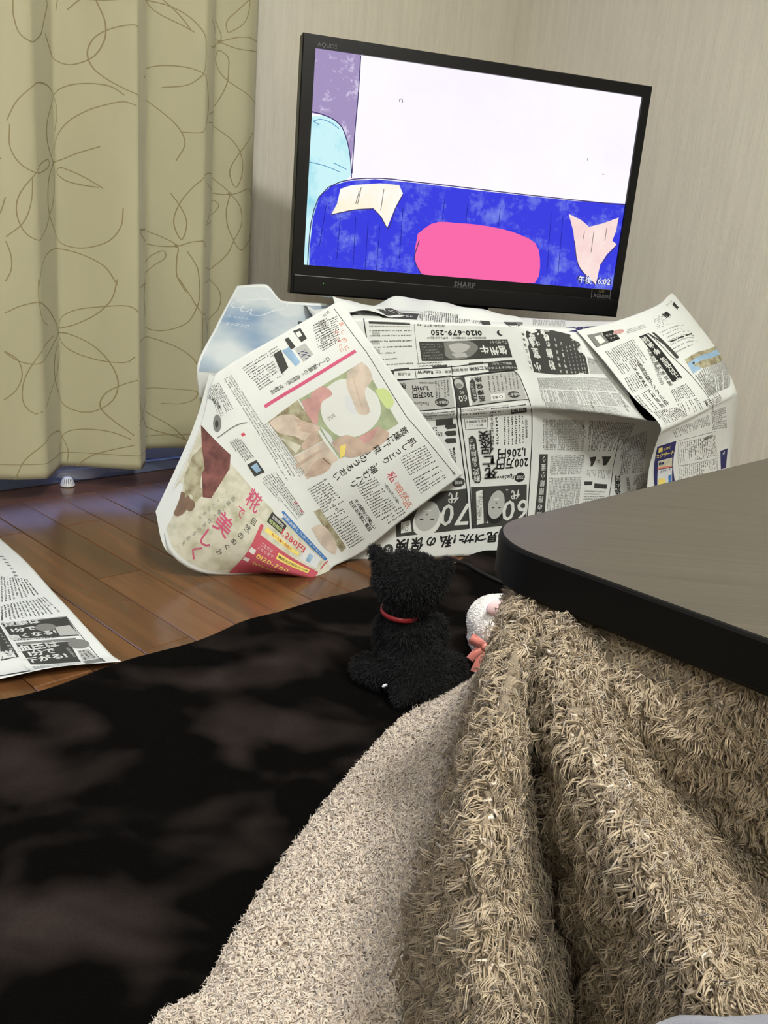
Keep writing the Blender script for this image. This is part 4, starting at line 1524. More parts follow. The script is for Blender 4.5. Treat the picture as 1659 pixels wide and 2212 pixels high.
# narrow strip beside the fold
C.body(zc((270, 590), (330, 560), (410, 700), (330, 760)), 'dark', 0.0026, 1.6, True)
C.line_text(zc((265, 625))[0], zc((335, 690))[0], '0120-700-100', 6.5, 'black', False, 0.03)
C.ellipse(*zc((320, 780))[0], 14, 12, 'grey', 2)
C.ellipse(*zc((318, 782))[0], 6, 5, 'dark', 3)
C.line(zc((318, 858))[0], zc((480, 775))[0], 2, 'grey')
C.quad(zc((445, 835), (462, 828), (472, 840), (455, 850)), 'red', 2)
C.body(zc((385, 880), (440, 850), (520, 960), (455, 990)), 'dark', 0.0028, 1.5, True)
C.quad(zc((480, 1000), (530, 975), (575, 1040), (520, 1065)), 'dark', 2)
C.poly(zc((500, 1010), (530, 990), (555, 1030), (530, 1045)), 'lblue', 3)
C.body(zc((545, 1080), (640, 1040), (790, 1260), (740, 1300)), 'dark', 0.0028, 1.6, True)
C.line_text(zc((740, 1205))[0], zc((770, 1250))[0], '健美', 8, 'red', True)
# rice advert
C.quad_uv([(0.004, 0.352), (0.402, 0.347), (0.402, 0.536), (0.006, 0.536)], 'cream', 1)
C.quad([(434, 918), (498, 982), (496, 1014), (436, 985)], 'maroon', 2)
C.quad([(436, 985), (496, 1012), (456, 1076), (438, 1074)], 'maroon', 2)
C.poly([(416, 985), (436, 965), (442, 1010), (438, 1070), (420, 1088), (400, 1075), (398, 1030)], 'khaki', 3, 6)
C.poly([(372, 1075), (388, 1062), (412, 1085), (398, 1108), (376, 1112)], 'brown', 2, 4)
C.poly([(404, 1085), (412, 1078), (422, 1092), (414, 1104), (404, 1100)], 'brown', 3, 3)
for ch, x, y, h in (('糀', 548, 1081, 40), ('で', 520, 1106, 24), ('美', 483, 1133, 46), ('し', 447, 1162, 40), ('く', 423, 1192, 36)):
    C.text(x, y, ch, h, 'pink', bold=0.012)
C.line_text((548, 1126), (474, 1192), '自然のめぐみ', 17, 'dark')
C.line_text((503, 1077), (397, 1173), '酒蔵で働く杜氏の手肌を', 11, 'grey')
C.line_text((490, 1064), (432, 1118), 'ヒントに生まれ', 9, 'grey')
def rc(u0, v0, u1, v1, key, layer):
    C.quad_uv([(u0, v0), (u1, v0), (u1, v1), (u0, v1)], key, layer)


rc(0.236, 0.386, 0.386, 0.536, 'crimson', 2)
rc(0.244, 0.352, 0.386, 0.404, 'cream', 3)
rc(0.262, 0.332, 0.386, 0.348, 'blue', 4)
C.tuv(0.325, 0.340, '糀肌お試しスキンケアセット', 0.0088, 'white', 0.02, 6)
C.ellipse(600, 1107, 15, 9, 'white', 5, 0)
rc(0.246, 0.353, 0.286, 0.376, 'dark', 4)
C.tuv(0.266, 0.360, '初回限定', 0.0075, 'white', 0.02, 6)
C.tuv(0.266, 0.370, '特別価格', 0.0085, 'lime', 0.02, 6)
C.tuv(0.312, 0.370, '1,280円', 0.019, 'red', 0.02, 6)
rc(0.250, 0.384, 0.334, 0.393, 'yellow', 4)
C.tuv(0.292, 0.3885, 'お一人様一回限り', 0.0065, 'red', 0.01, 6)
rc(0.296, 0.412, 0.368, 0.428, 'yellow', 4)
C.tuv(0.332, 0.420, '電話注文限定のお得', 0.0075, 'brown', 0.015, 6)
rc(0.340, 0.354, 0.378, 0.396, 'pale', 4)
rc(0.352, 0.366, 0.362, 0.392, 'lblue', 5)
rc(0.344, 0.362, 0.350, 0.390, 'white', 5)
C.tuv(0.268, 0.418, 'ご注文は', 0.0080, 'white', 0.0, 5)
C.tuv(0.270, 0.428, 'こちらまで', 0.0080, 'white', 0.0, 5)
rc(0.238, 0.436, 0.251, 0.449, 'white', 4)
C.tuv(0.294, 0.447, '0120-700', 0.019, 'yellow', 0.02, 5)
rc(0.238, 0.466, 0.250, 0.477, 'white', 4)
C.tuv(0.284, 0.473, '0120-505', 0.013, 'yellow', 0.02, 5)
C.line((708, 1212), (692, 1230), 3, 'crimson', 4)
croot = C.build('newspaper', 'colour newspaper page with pink line and hand cream photos folded over a rice advert', None)
# the other pages of that paper, felt as thin edges beside it
for dk in (1, 2):
    G2 = [[np.array(p) + FN * (-0.004 * dk) + FU * (-0.004 * dk) + Z * (0.002 * dk) for p in row[:3]] for row in grid(rows)[3:]]
    put(link('inner_page', Surf(us[:3], vs[3:], G2, n=61, crinkle=0.0008, seed=30 + dk).mesh('inner_page', 1), PAPER), croot)

# ---- blue sky photo page behind it
us = [0, 0.06, 0.10, 0.27]
vs = [0, 0.11, 0.22, 0.29]
rows = [
    [(512, 617, -0.19), (573, 614, -0.19), (612, 650, -0.17), (748, 657, -0.17)],
    [(468, 702, -0.09), (545, 705, -0.085), (610, 716, -0.08), (760, 730, -0.06)],
    [(425, 801, -0.01), (500, 806, -0.005), (570, 815, -0.005), (690, 830, 0.0)],
    [(431, 862, -0.02), (480, 850, -0.02), (560, 860, -0.012), (690, 880, 0.0)],
]
ss = Surf(us, vs, grid(rows), n=121, crinkle=0.0006, seed=40)
S = Page(ss, 1050, False)
S.quad_uv([(0.004, 0.006), (0.266, 0.012), (0.266, 0.226), (0.004, 0.222)], 'sky', 1)
sk = Page.line


def curve_line(pg, pts, wpx, key, layer):
    q = smooth_path(pts, 40)
    for a_, b_ in zip(q[:-1], q[1:]):
        pg.line(tuple(a_), tuple(b_), wpx, key, layer)


curve_line(S, [(582, 646), (540, 648), (510, 652), (498, 660), (510, 666), (528, 662), (518, 670), (530, 674), (545, 668), (540, 678), (556, 682), (590, 672), (622, 660), (616, 652)], 1.4, 'pale', 3)
curve_line(S, [(545, 632), (556, 636), (562, 644)], 1.2, 'pale', 3)
for (x, y, st, h) in ((508, 686, 'スープ・ファイバー', 7), (512, 702, 'ストロング', 9)):
    S.text(x, y, st, h, 'pale', rot=8)
S.build('newspaper', 'newspaper page with a blue sky photo sloping behind the pink-line page', None)

# ---- front page at the right, folded over the cabinet end
us = [0, 0.1, 0.2, 0.3, 0.406]
vs = [0, 0.09, 0.18, 0.262, 0.278, 0.36, 0.45, 0.53]
rows = [
    [(1246, 714, 0.015), (1335, 692, -0.04), (1424, 657, -0.12), (1452, 634, -0.2), (1470, 668, -0.3)],
    [(1302, 777, 0.06), (1388, 742, 0.01), (1466, 702, -0.06), (1502, 696, -0.13), (1512, 716, -0.22)],
    [(1362, 852, 0.095), (1446, 812, 0.05), (1522, 776, 0.0), (1556, 772, -0.06), (1562, 790, -0.14)],
    [(1428, 930, 0.13), (1502, 896, 0.085), (1562, 864, 0.04), (1588, 850, 0.01), (1594, 862, -0.06)],
    [(1424, 940, 0.125), (1500, 904, 0.08), (1561, 872, 0.036), (1588, 860, 0.005), (1594, 872, -0.065)],
    [(1404, 1004, 0.10), (1480, 985, 0.08), (1548, 962, 0.03), (1577, 948, -0.01), (1584, 955, -0.07)],
    [(1398, 1070, 0.095), (1478, 1062, 0.075), (1548, 1045, 0.03), (1572, 1030, -0.01), (1578, 1036, -0.06)],
    [(1404, 1150, 0.12), (1480, 1140, 0.08), (1548, 1122, 0.03), (1570, 1108, -0.01), (1576, 1112, -0.05)],
]
gs = Surf(us, vs, grid(rows), n=221, crinkle=0.0006, seed=50)
G = Page(gs, 1000, False)
G.quad([(1380, 727), (1396, 721), (1474, 816), (1453, 826)], 'black', 1)
G.line_text((1392, 732), (1461, 814), '給付第2弾 年収万以上', 13, 'white', True, 0.02)
G.line_text((1402, 757), (1446, 828), '近畿公明代表合意', 10, 'black', True, 0.004)
G.line_text((1377, 781), (1438, 870), '公務員試験デジタル枠', 11, 'black', True, 0.004)
G.line_text((1372, 798), (1430, 876), '来年度専門人材登用', 8, 'black', True, 0.004)
G.line((1399, 720), (1440, 748), 3, 'dark')
G.line((1440, 748), (1464, 774), 6, 'dark')
G.quad([(1408, 719), (1413, 718), (1466, 770), (1458, 772)], 'dark', 1)
G.line((1404, 724), (1448, 768), 1.2)
G.line((1448, 768), (1540, 890), 1.2)
for ch, x, y, h in (('讀', 1440, 680, 22), ('賣', 1459, 661, 22), ('新', 1490, 690, 15)):
    G.text(x, y, ch, h, 'black', bold=0.025, rot=-10)
G.text(1446, 655, '第 ５２３号', 7, 'grey')
G.quad([(1268, 724), (1324, 713), (1340, 732), (1288, 750)], 'black', 1)
G.quad([(1268, 724), (1298, 718), (1316, 740), (1290, 750)], 'grey', 2)
G.poly([(1284, 728), (1296, 724), (1308, 738), (1296, 744)], 'white', 3, 2)
G.text(1322, 722, 'セキュリ', 8, 'white')
G.text(1326, 729, 'ティー', 7, 'white')
G.ellipse(1336, 717, 13, 7, 'rose', 2)
G.body([(1350, 712), (1390, 700), (1396, 708), (1354, 722)], 'grey', 0.003, 1.6, False)
G.body([(1410, 688), (1440, 672), (1456, 700), (1420, 712)], 'grey', 0.003, 2.2, False, fill=0.7)
G.body([(1424, 716), (1476, 700), (1512, 748), (1462, 766)], 'grey', 0.0034, 2.4, False, fill=0.8)
for x, y in ((1447, 737), (1463, 730), (1480, 724)):
    G.quad([(x, y), (x + 14, y - 5), (x + 15, y - 2), (x + 1, y + 3)], 'dark', 2)
G.quad([(1479, 777), (1547, 752), (1559, 780), (1497, 807)], 'lblue', 1)
G.quad([(1479, 777), (1545, 752), (1548, 760), (1484, 786)], 'khaki', 2)
G.quad([(1496, 790), (1556, 772), (1559, 780), (1520, 796)], 'khaki', 2)
G.ellipse(1498, 784, 4, 2, 'dark', 3, -20, 10, 1)
G.body([(1500, 812), (1560, 786), (1576, 836), (1530, 856)], 'grey', 0.003, 1.6, True)
G.body([(1518, 866), (1550, 850), (1560, 864), (1530, 882)], 'dark', 0.003, 1.4, False)
G.text(1526, 872, '８', 12, 'dark', bold=0.02)
G.body([(1305, 760), (1368, 732), (1400, 780), (1344, 810)], 'dark', 0.0031, 1.5, True)
G.body([(1345, 815), (1375, 800), (1432, 880), (1400, 895)], 'dark', 0.0031, 1.5, True, cols=2)
G.body([(1446, 840), (1478, 824), (1520, 884), (1470, 900)], 'dark', 0.0031, 1.5, True, cols=2)
G.body([(1410, 890), (1460, 880), (1490, 896), (1432, 920)], 'dark', 0.0031, 1.5, True)
G.body([(1400, 760), (1416, 790), (1440, 826), (1428, 834)], 'grey', 0.0031, 1.6, True)
G.body([(1500, 812), (1512, 806), (1560, 860), (1548, 868)], 'grey', 0.0031, 1.6, True)
# hanging lower half
G.body([(1450, 930), (1530, 896), (1534, 918), (1458, 945)], 'grey', 0.0031, 1.6, True)
G.body([(1536, 890), (1566, 878), (1570, 925), (1538, 930)], 'grey', 0.0031, 1.4, False)
G.quad([(1420, 965), (1461, 952), (1461, 1060), (1416, 1075)], 'navy', 1)
G.quad([(1423, 968), (1431, 966), (1431, 975), (1422, 978)], 'yellow', 2)
G.text(1441, 968, 'に効く', 7, 'yellow', bold=0.02)
G.line_text((1420, 986), (1452, 977), 'スクラート', 12, 'yellow', False, 0.02)
G.quad([(1421, 996), (1452, 988), (1452, 1008), (1421, 1013)], 'cream', 2)
G.text(1428, 1001, '胃痛', 8, 'navy', bold=0.03, layer=5)
G.quad([(1420, 1010), (1451, 1005), (1451, 1008), (1420, 1014)], 'orange', 3)
G.quad([(1421, 1015), (1452, 1010), (1452, 1060), (1420, 1068)], 'pale', 2)
G.line_text((1427, 1019), (1446, 1013), 'スクラート', 7, 'navy', False, 0.02, 5)
G.poly([(1422, 1034), (1434, 1032), (1438, 1040), (1432, 1050), (1422, 1052)], 'yellow', 4, 2)
G.poly([(1443, 1028), (1450, 1024), (1450, 1040), (1444, 1046)], 'blue', 4, 2)
G.frame([(1466, 952), (1546, 932), (1550, 990), (1466, 1006)], 0.8, 'grey')
G.text(1531, 944, '編集手帳', 7, 'dark')
G.body([(1468, 956), (1545, 940), (1548, 985), (1468, 1000)], 'dark', 0.0031, 1.7, True, fill=0.8)
G.body([(1467, 1006), (1550, 992), (1550, 1020), (1467, 1040)], 'dark', 0.0031, 1.7, True, fill=0.8)
G.quad([(1556, 974), (1572, 968), (1568, 1010), (1557, 1014)], 'navy', 1)
G.text(1563, 979, 'NIT', 9, 'white', bold=0.03)
G.build('newspaper', 'newspaper front page with a black vertical headline folded over the cabinet end', None)

# ---- newspaper lying on the floor boards by the rug
def fl(px, py, z=0.004):
    return onz(px, py, z)


c0, c1, c2 = fl(262, 1437), fl(122, 1289), fl(2, 1166)
right = fl(262, 1437) - fl(0, 1476)
right /= np.linalg.norm(right)
Pf = []
offs = [0.0, 0.09, 0.18, 0.27, 0.36, 0.406]
for base, z in ((c2 + (c2 - c1) * 0.05, 0.003), ((c1 + c2) / 2, 0.012), (c1 + (c2 - c1) * 0.02, 0.006), (c1 * 0.94 + c0 * 0.06, 0.006), ((c0 + c1) / 2, 0.004), (c0 * 0.85 + c1 * 0.15, 0.003), (c0, 0.010)):
    row = []
    for d in offs[::-1]:
        q = base - right * d
        q[2] = z + (0.006 * math.sin(d * 16) ** 2 if z > 0.008 else 0.001)
        row.append(q)
    Pf.append(row)
fs = Surf([0.406 - d for d in offs[::-1]], [0, 0.12, 0.262, 0.284, 0.41, 0.5, 0.546], Pf, n=181, crinkle=0.0004, seed=60)
Fp = Page(fs, 1500, False)
Zf = 300 / 1659.0


def zf(*pts):
    return [(x * Zf, 1150 + y * Zf) for x, y in pts]


Fp.body(zf((0, 520), (330, 560), (480, 740), (0, 840)), 'dark', 0.0032, 1.7, True, fill=0.85)
Fp.body(zf((0, 880), (540, 770), (740, 960), (0, 1060)), 'dark', 0.0032, 1.7, True, fill=0.85)
Fp.line_text(zf((20, 290))[0], zf((190, 520))[0], '脱出秘策の道筋', 11, 'dark')
Fp.quad(zf((20, 1090), (790, 1010), (950, 1235), (150, 1275)), 'dark', 1)
Fp.quad(zf((650, 1135), (830, 1110), (940, 1220), (720, 1240)), 'lgrey', 2)
Fp.text(*zf((260, 1085))[0], '足腰は', 27, 'white', bold=0.045)
Fp.text(*zf((280, 1160))[0], '1分で', 24, 'white', bold=0.045)
Fp.text(*zf((390, 1225))[0], '強くなる!', 24, 'white', bold=0.045)
Fp.ellipse(*zf((545, 1138))[0], 22, 22, 'grey', 3)
Fp.body(zf((150, 1280), (700, 1235), (720, 1265), (170, 1310)), 'dark', 0.004, 1.6, False)
Fp.quad(zf((180, 1320), (900, 1260), (930, 1290), (200, 1345)), 'grey', 1)
Fp.quad(zf((200, 1350), (820, 1305), (970, 1545), (370, 1580)), 'dark', 1)
Fp.text(*zf((450, 1365))[0], '血圧は', 29, 'white', bold=0.045)
Fp.text(*zf((500, 1435))[0], '1分で', 25, 'white', bold=0.045)
Fp.text(*zf((555, 1505))[0], '下がる!', 26, 'white', bold=0.045)
Fp.ellipse(*zf((940, 1335))[0], 22, 22, 'grey', 3)
Fp.quad(zf((920, 1410), (1060, 1395), (1170, 1500), (990, 1530)), 'lgrey', 1)
Fp.body(zf((930, 1420), (1050, 1405), (1160, 1500), (1000, 1530)), 'dark', 0.004, 1.4, True)
Fp.quad(zf((990, 1540), (1220, 1500), (1260, 1540), (1030, 1575)), 'grey', 1)
Fp.text(*zf((850, 1440))[0], '医師が教える', 8, 'lgrey', True)
Fp.quad(zf((0, 1120), (10, 1118), (370, 1660), (0, 1720)), 'dark', 1)
Fp.quad(zf((0, 1540), (230, 1490), (350, 1650), (0, 1710)), 'white', 2)
Fp.text(*zf((70, 1465))[0], '脳', 34, 'white', bold=0.05)
Fp.line_text(zf((10, 1215))[0], zf((160, 1435))[0], 'ぐんぐん若返る', 9, 'white')
Fp.line(zf((10, 1110))[0], zf((400, 1660))[0], 5, 'white', 3)
Fp.body(zf((380, 1600), (950, 1560), (970, 1590), (410, 1640)), 'dark', 0.004, 1.5, False)
Fp.quad(zf((580, 1645), (1180, 1575), (1200, 1610), (570, 1670)), 'grey', 1)
Fp.frame(zf((10, 1085), (790, 1005), (1290, 1585), (400, 1668)), 1.4)
def fbody(u0, v0, u1, v1, seed):
    q = [projv(fs.at(np.array([u]), np.array([v])))[0] for u, v in ((u0, v0), (u1, v0), (u1, v1), (u0, v1))]
    Fp.body([tuple(x) for x in q], 'dark', 0.0032, 1.7, True, 0.88, 2, seed, 3)


fbody(0.02, 0.02, 0.22, 0.25, 91)
fbody(0.02, 0.30, 0.20, 0.40, 92)
fbody(0.02, 0.43, 0.14, 0.53, 93)
Fp.build('newspaper', 'newspaper with white-on-black health headlines spread on the floor beside the rug', None)

# ================================================================== RUG
def rug_material():
    m = bpy.data.materials.new('rug_pile')
    m.use_nodes = True
    nt = m.node_tree
    p = nt.nodes['Principled BSDF']
    p.inputs['Roughness'].default_value = 0.95
    p.inputs['Specular IOR Level'].default_value = 0.02
    p.inputs['Sheen Weight'].default_value = 0.04
    p.inputs['Sheen Roughness'].default_value = 0.5
    p.inputs['Sheen Tint'].default_value = lin((120, 105, 96))
    tc = nt.nodes.new('ShaderNodeTexCoord')
    mp = nt.nodes.new('ShaderNodeMapping')
    mp.inputs['Scale'].default_value = (7.0, 8.5, 1)
    mp.inputs['Rotation'].default_value = (0, 0, 0.6)
    nt.links.new(tc.outputs['Object'], mp.inputs['Vector'])
    n = nt.nodes.new('ShaderNodeTexNoise')
    n.inputs['Scale'].default_value = 1.0
    n.inputs['Detail'].default_value = 2.5
    n.inputs['Distortion'].default_value = 0.35
    nt.links.new(mp.outputs[0], n.inputs['Vector'])
    r = nt.nodes.new('ShaderNodeValToRGB')
    r.color_ramp.elements[0].position = 0.48
    r.color_ramp.elements[1].position = 0.72
    r.color_ramp.elements[0].color = lin((6, 6, 5))
    r.color_ramp.elements[1].color = lin((52, 44, 40))
    nt.links.new(n.outputs['Fac'], r.inputs[0])
    n2 = nt.nodes.new('ShaderNodeTexNoise')
    n2.inputs['Scale'].default_value = 420
    n2.inputs['Detail'].default_value = 4
    nt.links.new(tc.outputs['Object'], n2.inputs['Vector'])
    mx = nt.nodes.new('ShaderNodeMix')
    mx.data_type = 'RGBA'
    mx.blend_type = 'MULTIPLY'
    mx.inputs[0].default_value = 0.55
    nt.links.new(r.outputs[0], mx.inputs[6])
    nt.links.new(n2.outputs['Fac'], mx.inputs[7])
    nt.links.new(mx.outputs[2], p.inputs['Base Color'])
    b = nt.nodes.new('ShaderNodeBump')
    b.inputs['Strength'].default_value = 0.6
    b.inputs['Distance'].default_value = 0.003
    nt.links.new(n2.outputs['Fac'], b.inputs['Height'])
    nt.links.new(b.outputs[0], p.inputs['Normal'])
    return m


nA, nB = 150, 110
ga = np.linspace(-1.2, 1.50, nA)
gb = np.concatenate([np.linspace(-1.4, 1.02, nB - 4), [1.024, 1.027, 1.029, 1.030]])
rr = np.random.default_rng(4)
V = np.zeros((nB, nA, 3))
edge = 0.012 * np.sin(ga * 9.0) + 0.008 * np.sin(ga * 23 + 1) - 0.012 * np.exp(-((ga - 0.86) / 0.05) ** 2) + 0.010 * np.exp(-((ga - 0.98) / 0.05) ** 2)
for j, b_ in enumerate(gb):
    t = max(0, (b_ - 0.5) / 0.53)
    bb = b_ + edge * t
    z = 0.013 + 0.0012 * np.sin(ga * 5 + b_ * 7) + 0.0006 * np.sin(ga * 11 - b_ * 13)
    z = z * [1, 0.97, 0.86, 0.6, 0.05][max(0, j - nB + 5)]
    V[j] = ga[:, None] * A + bb[:, None] * B + z[:, None] * Z if isinstance(bb, np.ndarray) else ga[:, None] * A + b_ * B + z[:, None] * Z
idx = np.arange(nA * nB).reshape(nB, nA)
Q = np.stack([idx[:-1, :-1], idx[:-1, 1:], idx[1:, 1:], idx[1:, :-1]], -1).reshape(-1, 4)
RUGM = rug_material()
rug = link('rug', fast_mesh('rug', V.reshape(-1, 3), Q, True), RUGM)
tag(rug, 'dark brown fleece rug with lighter brushed patches on the wooden floor', 'rug')
# ================================================================== LOW HEATED TABLE
YT = math.radians(44.5)
TA = np.array([math.sin(YT), math.cos(YT), 0])
TB = np.array([-math.cos(YT), math.sin(YT), 0])
T0a, T0b, TL, TD, TR, TZ, TT = 0.556, 0.447, 0.80, 1.10, 0.075, 0.38, 0.04


def tabletop_material():
    m = bpy.data.materials.new('tabletop_veneer')
    m.use_nodes = True
    nt = m.node_tree
    p = nt.nodes['Principled BSDF']
    p.inputs['Roughness'].default_value = 0.38
    p.inputs['Specular IOR Level'].default_value = 0.45
    tc = nt.nodes.new('ShaderNodeTexCoord')
    mp = nt.nodes.new('ShaderNodeMapping')
    mp.inputs['Rotation'].default_value = (0, 0, YT)
    mp.inputs['Scale'].default_value = (4, 520, 1)
    nt.links.new(tc.outputs['Object'], mp.inputs['Vector'])
    n = nt.nodes.new('ShaderNodeTexNoise')
    n.inputs['Scale'].default_value = 1.0
    n.inputs['Detail'].default_value = 3
    nt.links.new(mp.outputs[0], n.inputs['Vector'])
    r = nt.nodes.new('ShaderNodeValToRGB')
    r.color_ramp.elements[0].position = 0.3
    r.color_ramp.elements[1].position = 0.75
    r.color_ramp.elements[0].color = lin((60, 55, 47))
    r.color_ramp.elements[1].color = lin((80, 73, 60))
    nt.links.new(n.outputs['Fac'], r.inputs[0])
    nt.links.new(r.outputs[0], p.inputs['Base Color'])
    b = nt.nodes.new('ShaderNodeBump')
    b.inputs['Strength'].default_value = 0.12
    b.inputs['Distance'].default_value = 0.0004
    nt.links.new(n.outputs['Fac'], b.inputs['Height'])
    nt.links.new(b.outputs[0], p.inputs['Normal'])
    return m


def rrect(inset):
    pts = []
    a0, a1, b0, b1 = T0a + inset, T0a + TL - inset, T0b - TD + inset, T0b - inset
    r = TR - inset
    for ca, cb, th0 in ((a1 - r, b1 - r, 0), (a0 + r, b1 - r, 90), (a0 + r, b0 + r, 180), (a1 - r, b0 + r, 270)):
        for k in range(31):
            th = math.radians(th0 + k * 3.0)
            pts.append((ca + r * math.cos(th), cb + r * math.sin(th)))
    return pts


tab = empty('kotatsu_table', tuple(TA * (T0a + TL / 2) + TB * (T0b - TD / 2)))
tag(tab, 'low kotatsu table with greyish brown top, rounded corner and thick dark edge', 'table')


def ring_mesh(levels, m, name, cap=(True, True), smooth=True):
    bm = bmesh.new()
    L = [[bm.verts.new(TA * a_ + TB * b_ + Z * z) for a_, b_ in rrect(i)] for i, z in levels]
    for l0, l1 in zip(L[:-1], L[1:]):
        for i in range(len(l0)):
            j = (i + 1) % len(l0)
            bm.faces.new((l0[i], l0[j], l1[j], l1[i]))
    if cap[0]:
        bm.faces.new(L[0][::-1])
    if cap[1]:
        bm.faces.new(L[-1])
    bmesh.ops.recalc_face_normals(bm, faces=bm.faces[:])
    return bm_obj(name, bm, m, tab)


edgem = mat('table_edge_band', lin((12, 11, 9)), 0.55, 0.12)
ring_mesh([(0.004, TZ - TT), (0.0, TZ - TT + 0.004), (0.0, TZ - 0.003), (0.0012, TZ - 0.0008), (0.003, TZ)], edgem, 'edge_band', (True, False))
ring_mesh([(0.003, TZ - 0.0001), (0.0032, TZ)], tabletop_material(), 'tabletop', (False, True))
woodm = mat('table_frame_wood', lin((58, 48, 40)), 0.5)
for da, db, sa, sb in ((TL / 2, 0.10, TL - 0.2, 0.03), (TL / 2, TD - 0.10, TL - 0.2, 0.03), (0.10, TD / 2, 0.03, TD - 0.2), (TL - 0.10, TD / 2, 0.03, TD - 0.2)):
    bm_obj('frame_rail', box_bm(TA * (T0a + da) + TB * (T0b - db) + Z * 0.30, TA, TB, Z, sa, sb, 0.06), woodm, tab, bevel=0.003)
for da in (0.11, TL - 0.11):
    for db in (0.11, TD - 0.11):
        bm_obj('leg', box_bm(TA * (T0a + da) + TB * (T0b - db) + Z * 0.165, TA, TB, Z, 0.05, 0.05, 0.30), woodm, tab, bevel=0.005)

# ================================================================== BLANKET
cols = [
    [(1130, 1232, .338), (1108, 1300, .24), (1080, 1385, .14), (1040, 1458, .05), (1012, 1482, .028), (1004, 1478, .014)],
    [(1122, 1254, .338), (1094, 1370, .26), (1044, 1470, .15), (960, 1530, .05), (905, 1541, .03), (893, 1542, .014)],
    [(1116, 1264, .338), (1076, 1420, .27), (1014, 1570, .15), (880, 1640, .055), (795, 1640, .032), (783, 1644, .014)],
    [(1116, 1270, .338), (1060, 1470, .28), (995, 1680, .16), (830, 1790, .06), (650, 1822, .032), (638, 1828, .014)],
    [(1120, 1275, .338), (1058, 1500, .285), (985, 1780, .17), (800, 1930, .065), (535, 2005, .032), (521, 2012, .014)],
    [(1124, 1279, .338), (1056, 1530, .29), (950, 1880, .16), (790, 2060, .065), (455, 2140, .032), (440, 2149, .014)],
    [(1128, 1283, .338), (1057, 1550, .295), (930, 1940, .16), (805, 2180, .07), (350, 2215, .035), (332, 2222, .014)],
    [(1133, 1286, .338), (1058, 1565, .297), (915, 1985, .15), (852, 2180, .07), (800, 2500, .05), (780, 2700, .014)],
    [(1138, 1289, .338), (1060, 1580, .297), (908, 2010, .13), (884, 2130, .045), (892, 2400, .02), (890, 2700, .014)],
    [(1143, 1292, .338), (1064, 1590, .30), (930, 1990, .17), (930, 2120, .13), (965, 2400, .11), (980, 2700, .06)],
    [(1155, 1296, .338), (1085, 1580, .305), (1045, 1850, .26), (1055, 2050, .225), (1085, 2300, .18), (1100, 2600, .1)],
    [(1172, 1303, .338), (1130, 1520, .275), (1165, 1750, .185), (1210, 1980, .11), (1265, 2280, .04), (1300, 2600, .014)],
    [(1188, 1310, .338), (1178, 1500, .30), (1228, 1720, .26), (1288, 1960, .22), (1360, 2250, .16), (1420, 2550, .1)],
    [(1204, 1318, .338), (1235, 1510, .318), (1340, 1740, .30), (1450, 1950, .285), (1600, 2200, .26), (1750, 2450, .22)],
    [(1262, 1320, .338), (1330, 1530, .295), (1470, 1720, .235), (1610, 1880, .18), (1770, 2080, .13), (1900, 2280, .08)],
    [(1420, 1388, .338), (1450, 1570, .292), (1560, 1740, .235), (1690, 1890, .19), (1850, 2060, .14), (2000, 2250, .09)],
    [(1740, 1520, .338), (1800, 1700, .28), (1900, 1870, .22), (2050, 2050, .18), (2200, 2250, .14), (2300, 2450, .1)],
]
Pb = np.array([[onz(*p) for p in c] for c in cols])          # columns x rows
Pb = np.swapaxes(Pb, 0, 1)
bl = Surf(list(range(len(cols))), list(range(6)), Pb, n=321)
# soft unevenness
uu, vv = np.meshgrid(np.linspace(0, 1, 321), np.linspace(0, 1, 321))
lump = 0.003 * np.sin(uu * 23 + 3 * np.sin(vv * 11)) * np.sin(vv * 17 + uu * 9)
bl.G = bl.G + bl.N * (lump * np.clip(vv * 6, 0, 1))[..., None]
bl.G[..., 2] = np.maximum(bl.G[..., 2], 0.0145)
bl._norm(None)
bl.N[bl.N[..., 2] < -0.2] *= -1
blm = mat('blanket_cloth', lin((128, 115, 96)), 0.95, 0.1, sheen=0.05, noise=((40, 40, 40), lin((116, 102, 84)), 0.4, 0.7), bump=((230, 230, 230), 0.9, 0.004))  # cloth darkened so the gaps between locks look shaded
blanket = link('kotatsu_blanket', bl.mesh('kotatsu_blanket', 2), blm)
_bn = np.zeros(len(blanket.data.polygons) * 3, np.float32)
blanket.data.polygons.foreach_get('normal', _bn)
_bc = np.zeros(len(blanket.data.polygons) * 3, np.float32)
blanket.data.polygons.foreach_get('center', _bc)
if ((CP - _bc.reshape(-1, 3)) * _bn.reshape(-1, 3)).sum(1).mean() < 0:
    blanket.data.flip_normals()
md = blanket.modifiers.new('thickness', 'SOLIDIFY')
md.thickness = 0.006
md.offset = -1
tag(blanket, 'shaggy cream kotatsu blanket hanging in folds from under the low table', 'blanket')


def fibre_mat(name, c1, c2, rough=0.8, sheen=0.2):
    """colour varies from tuft to tuft"""
    return mat(name, lin(c1), rough, 0.15, sheen=sheen, noise=((160, 160, 160), lin(c2), 0.35, 0.65, 2))


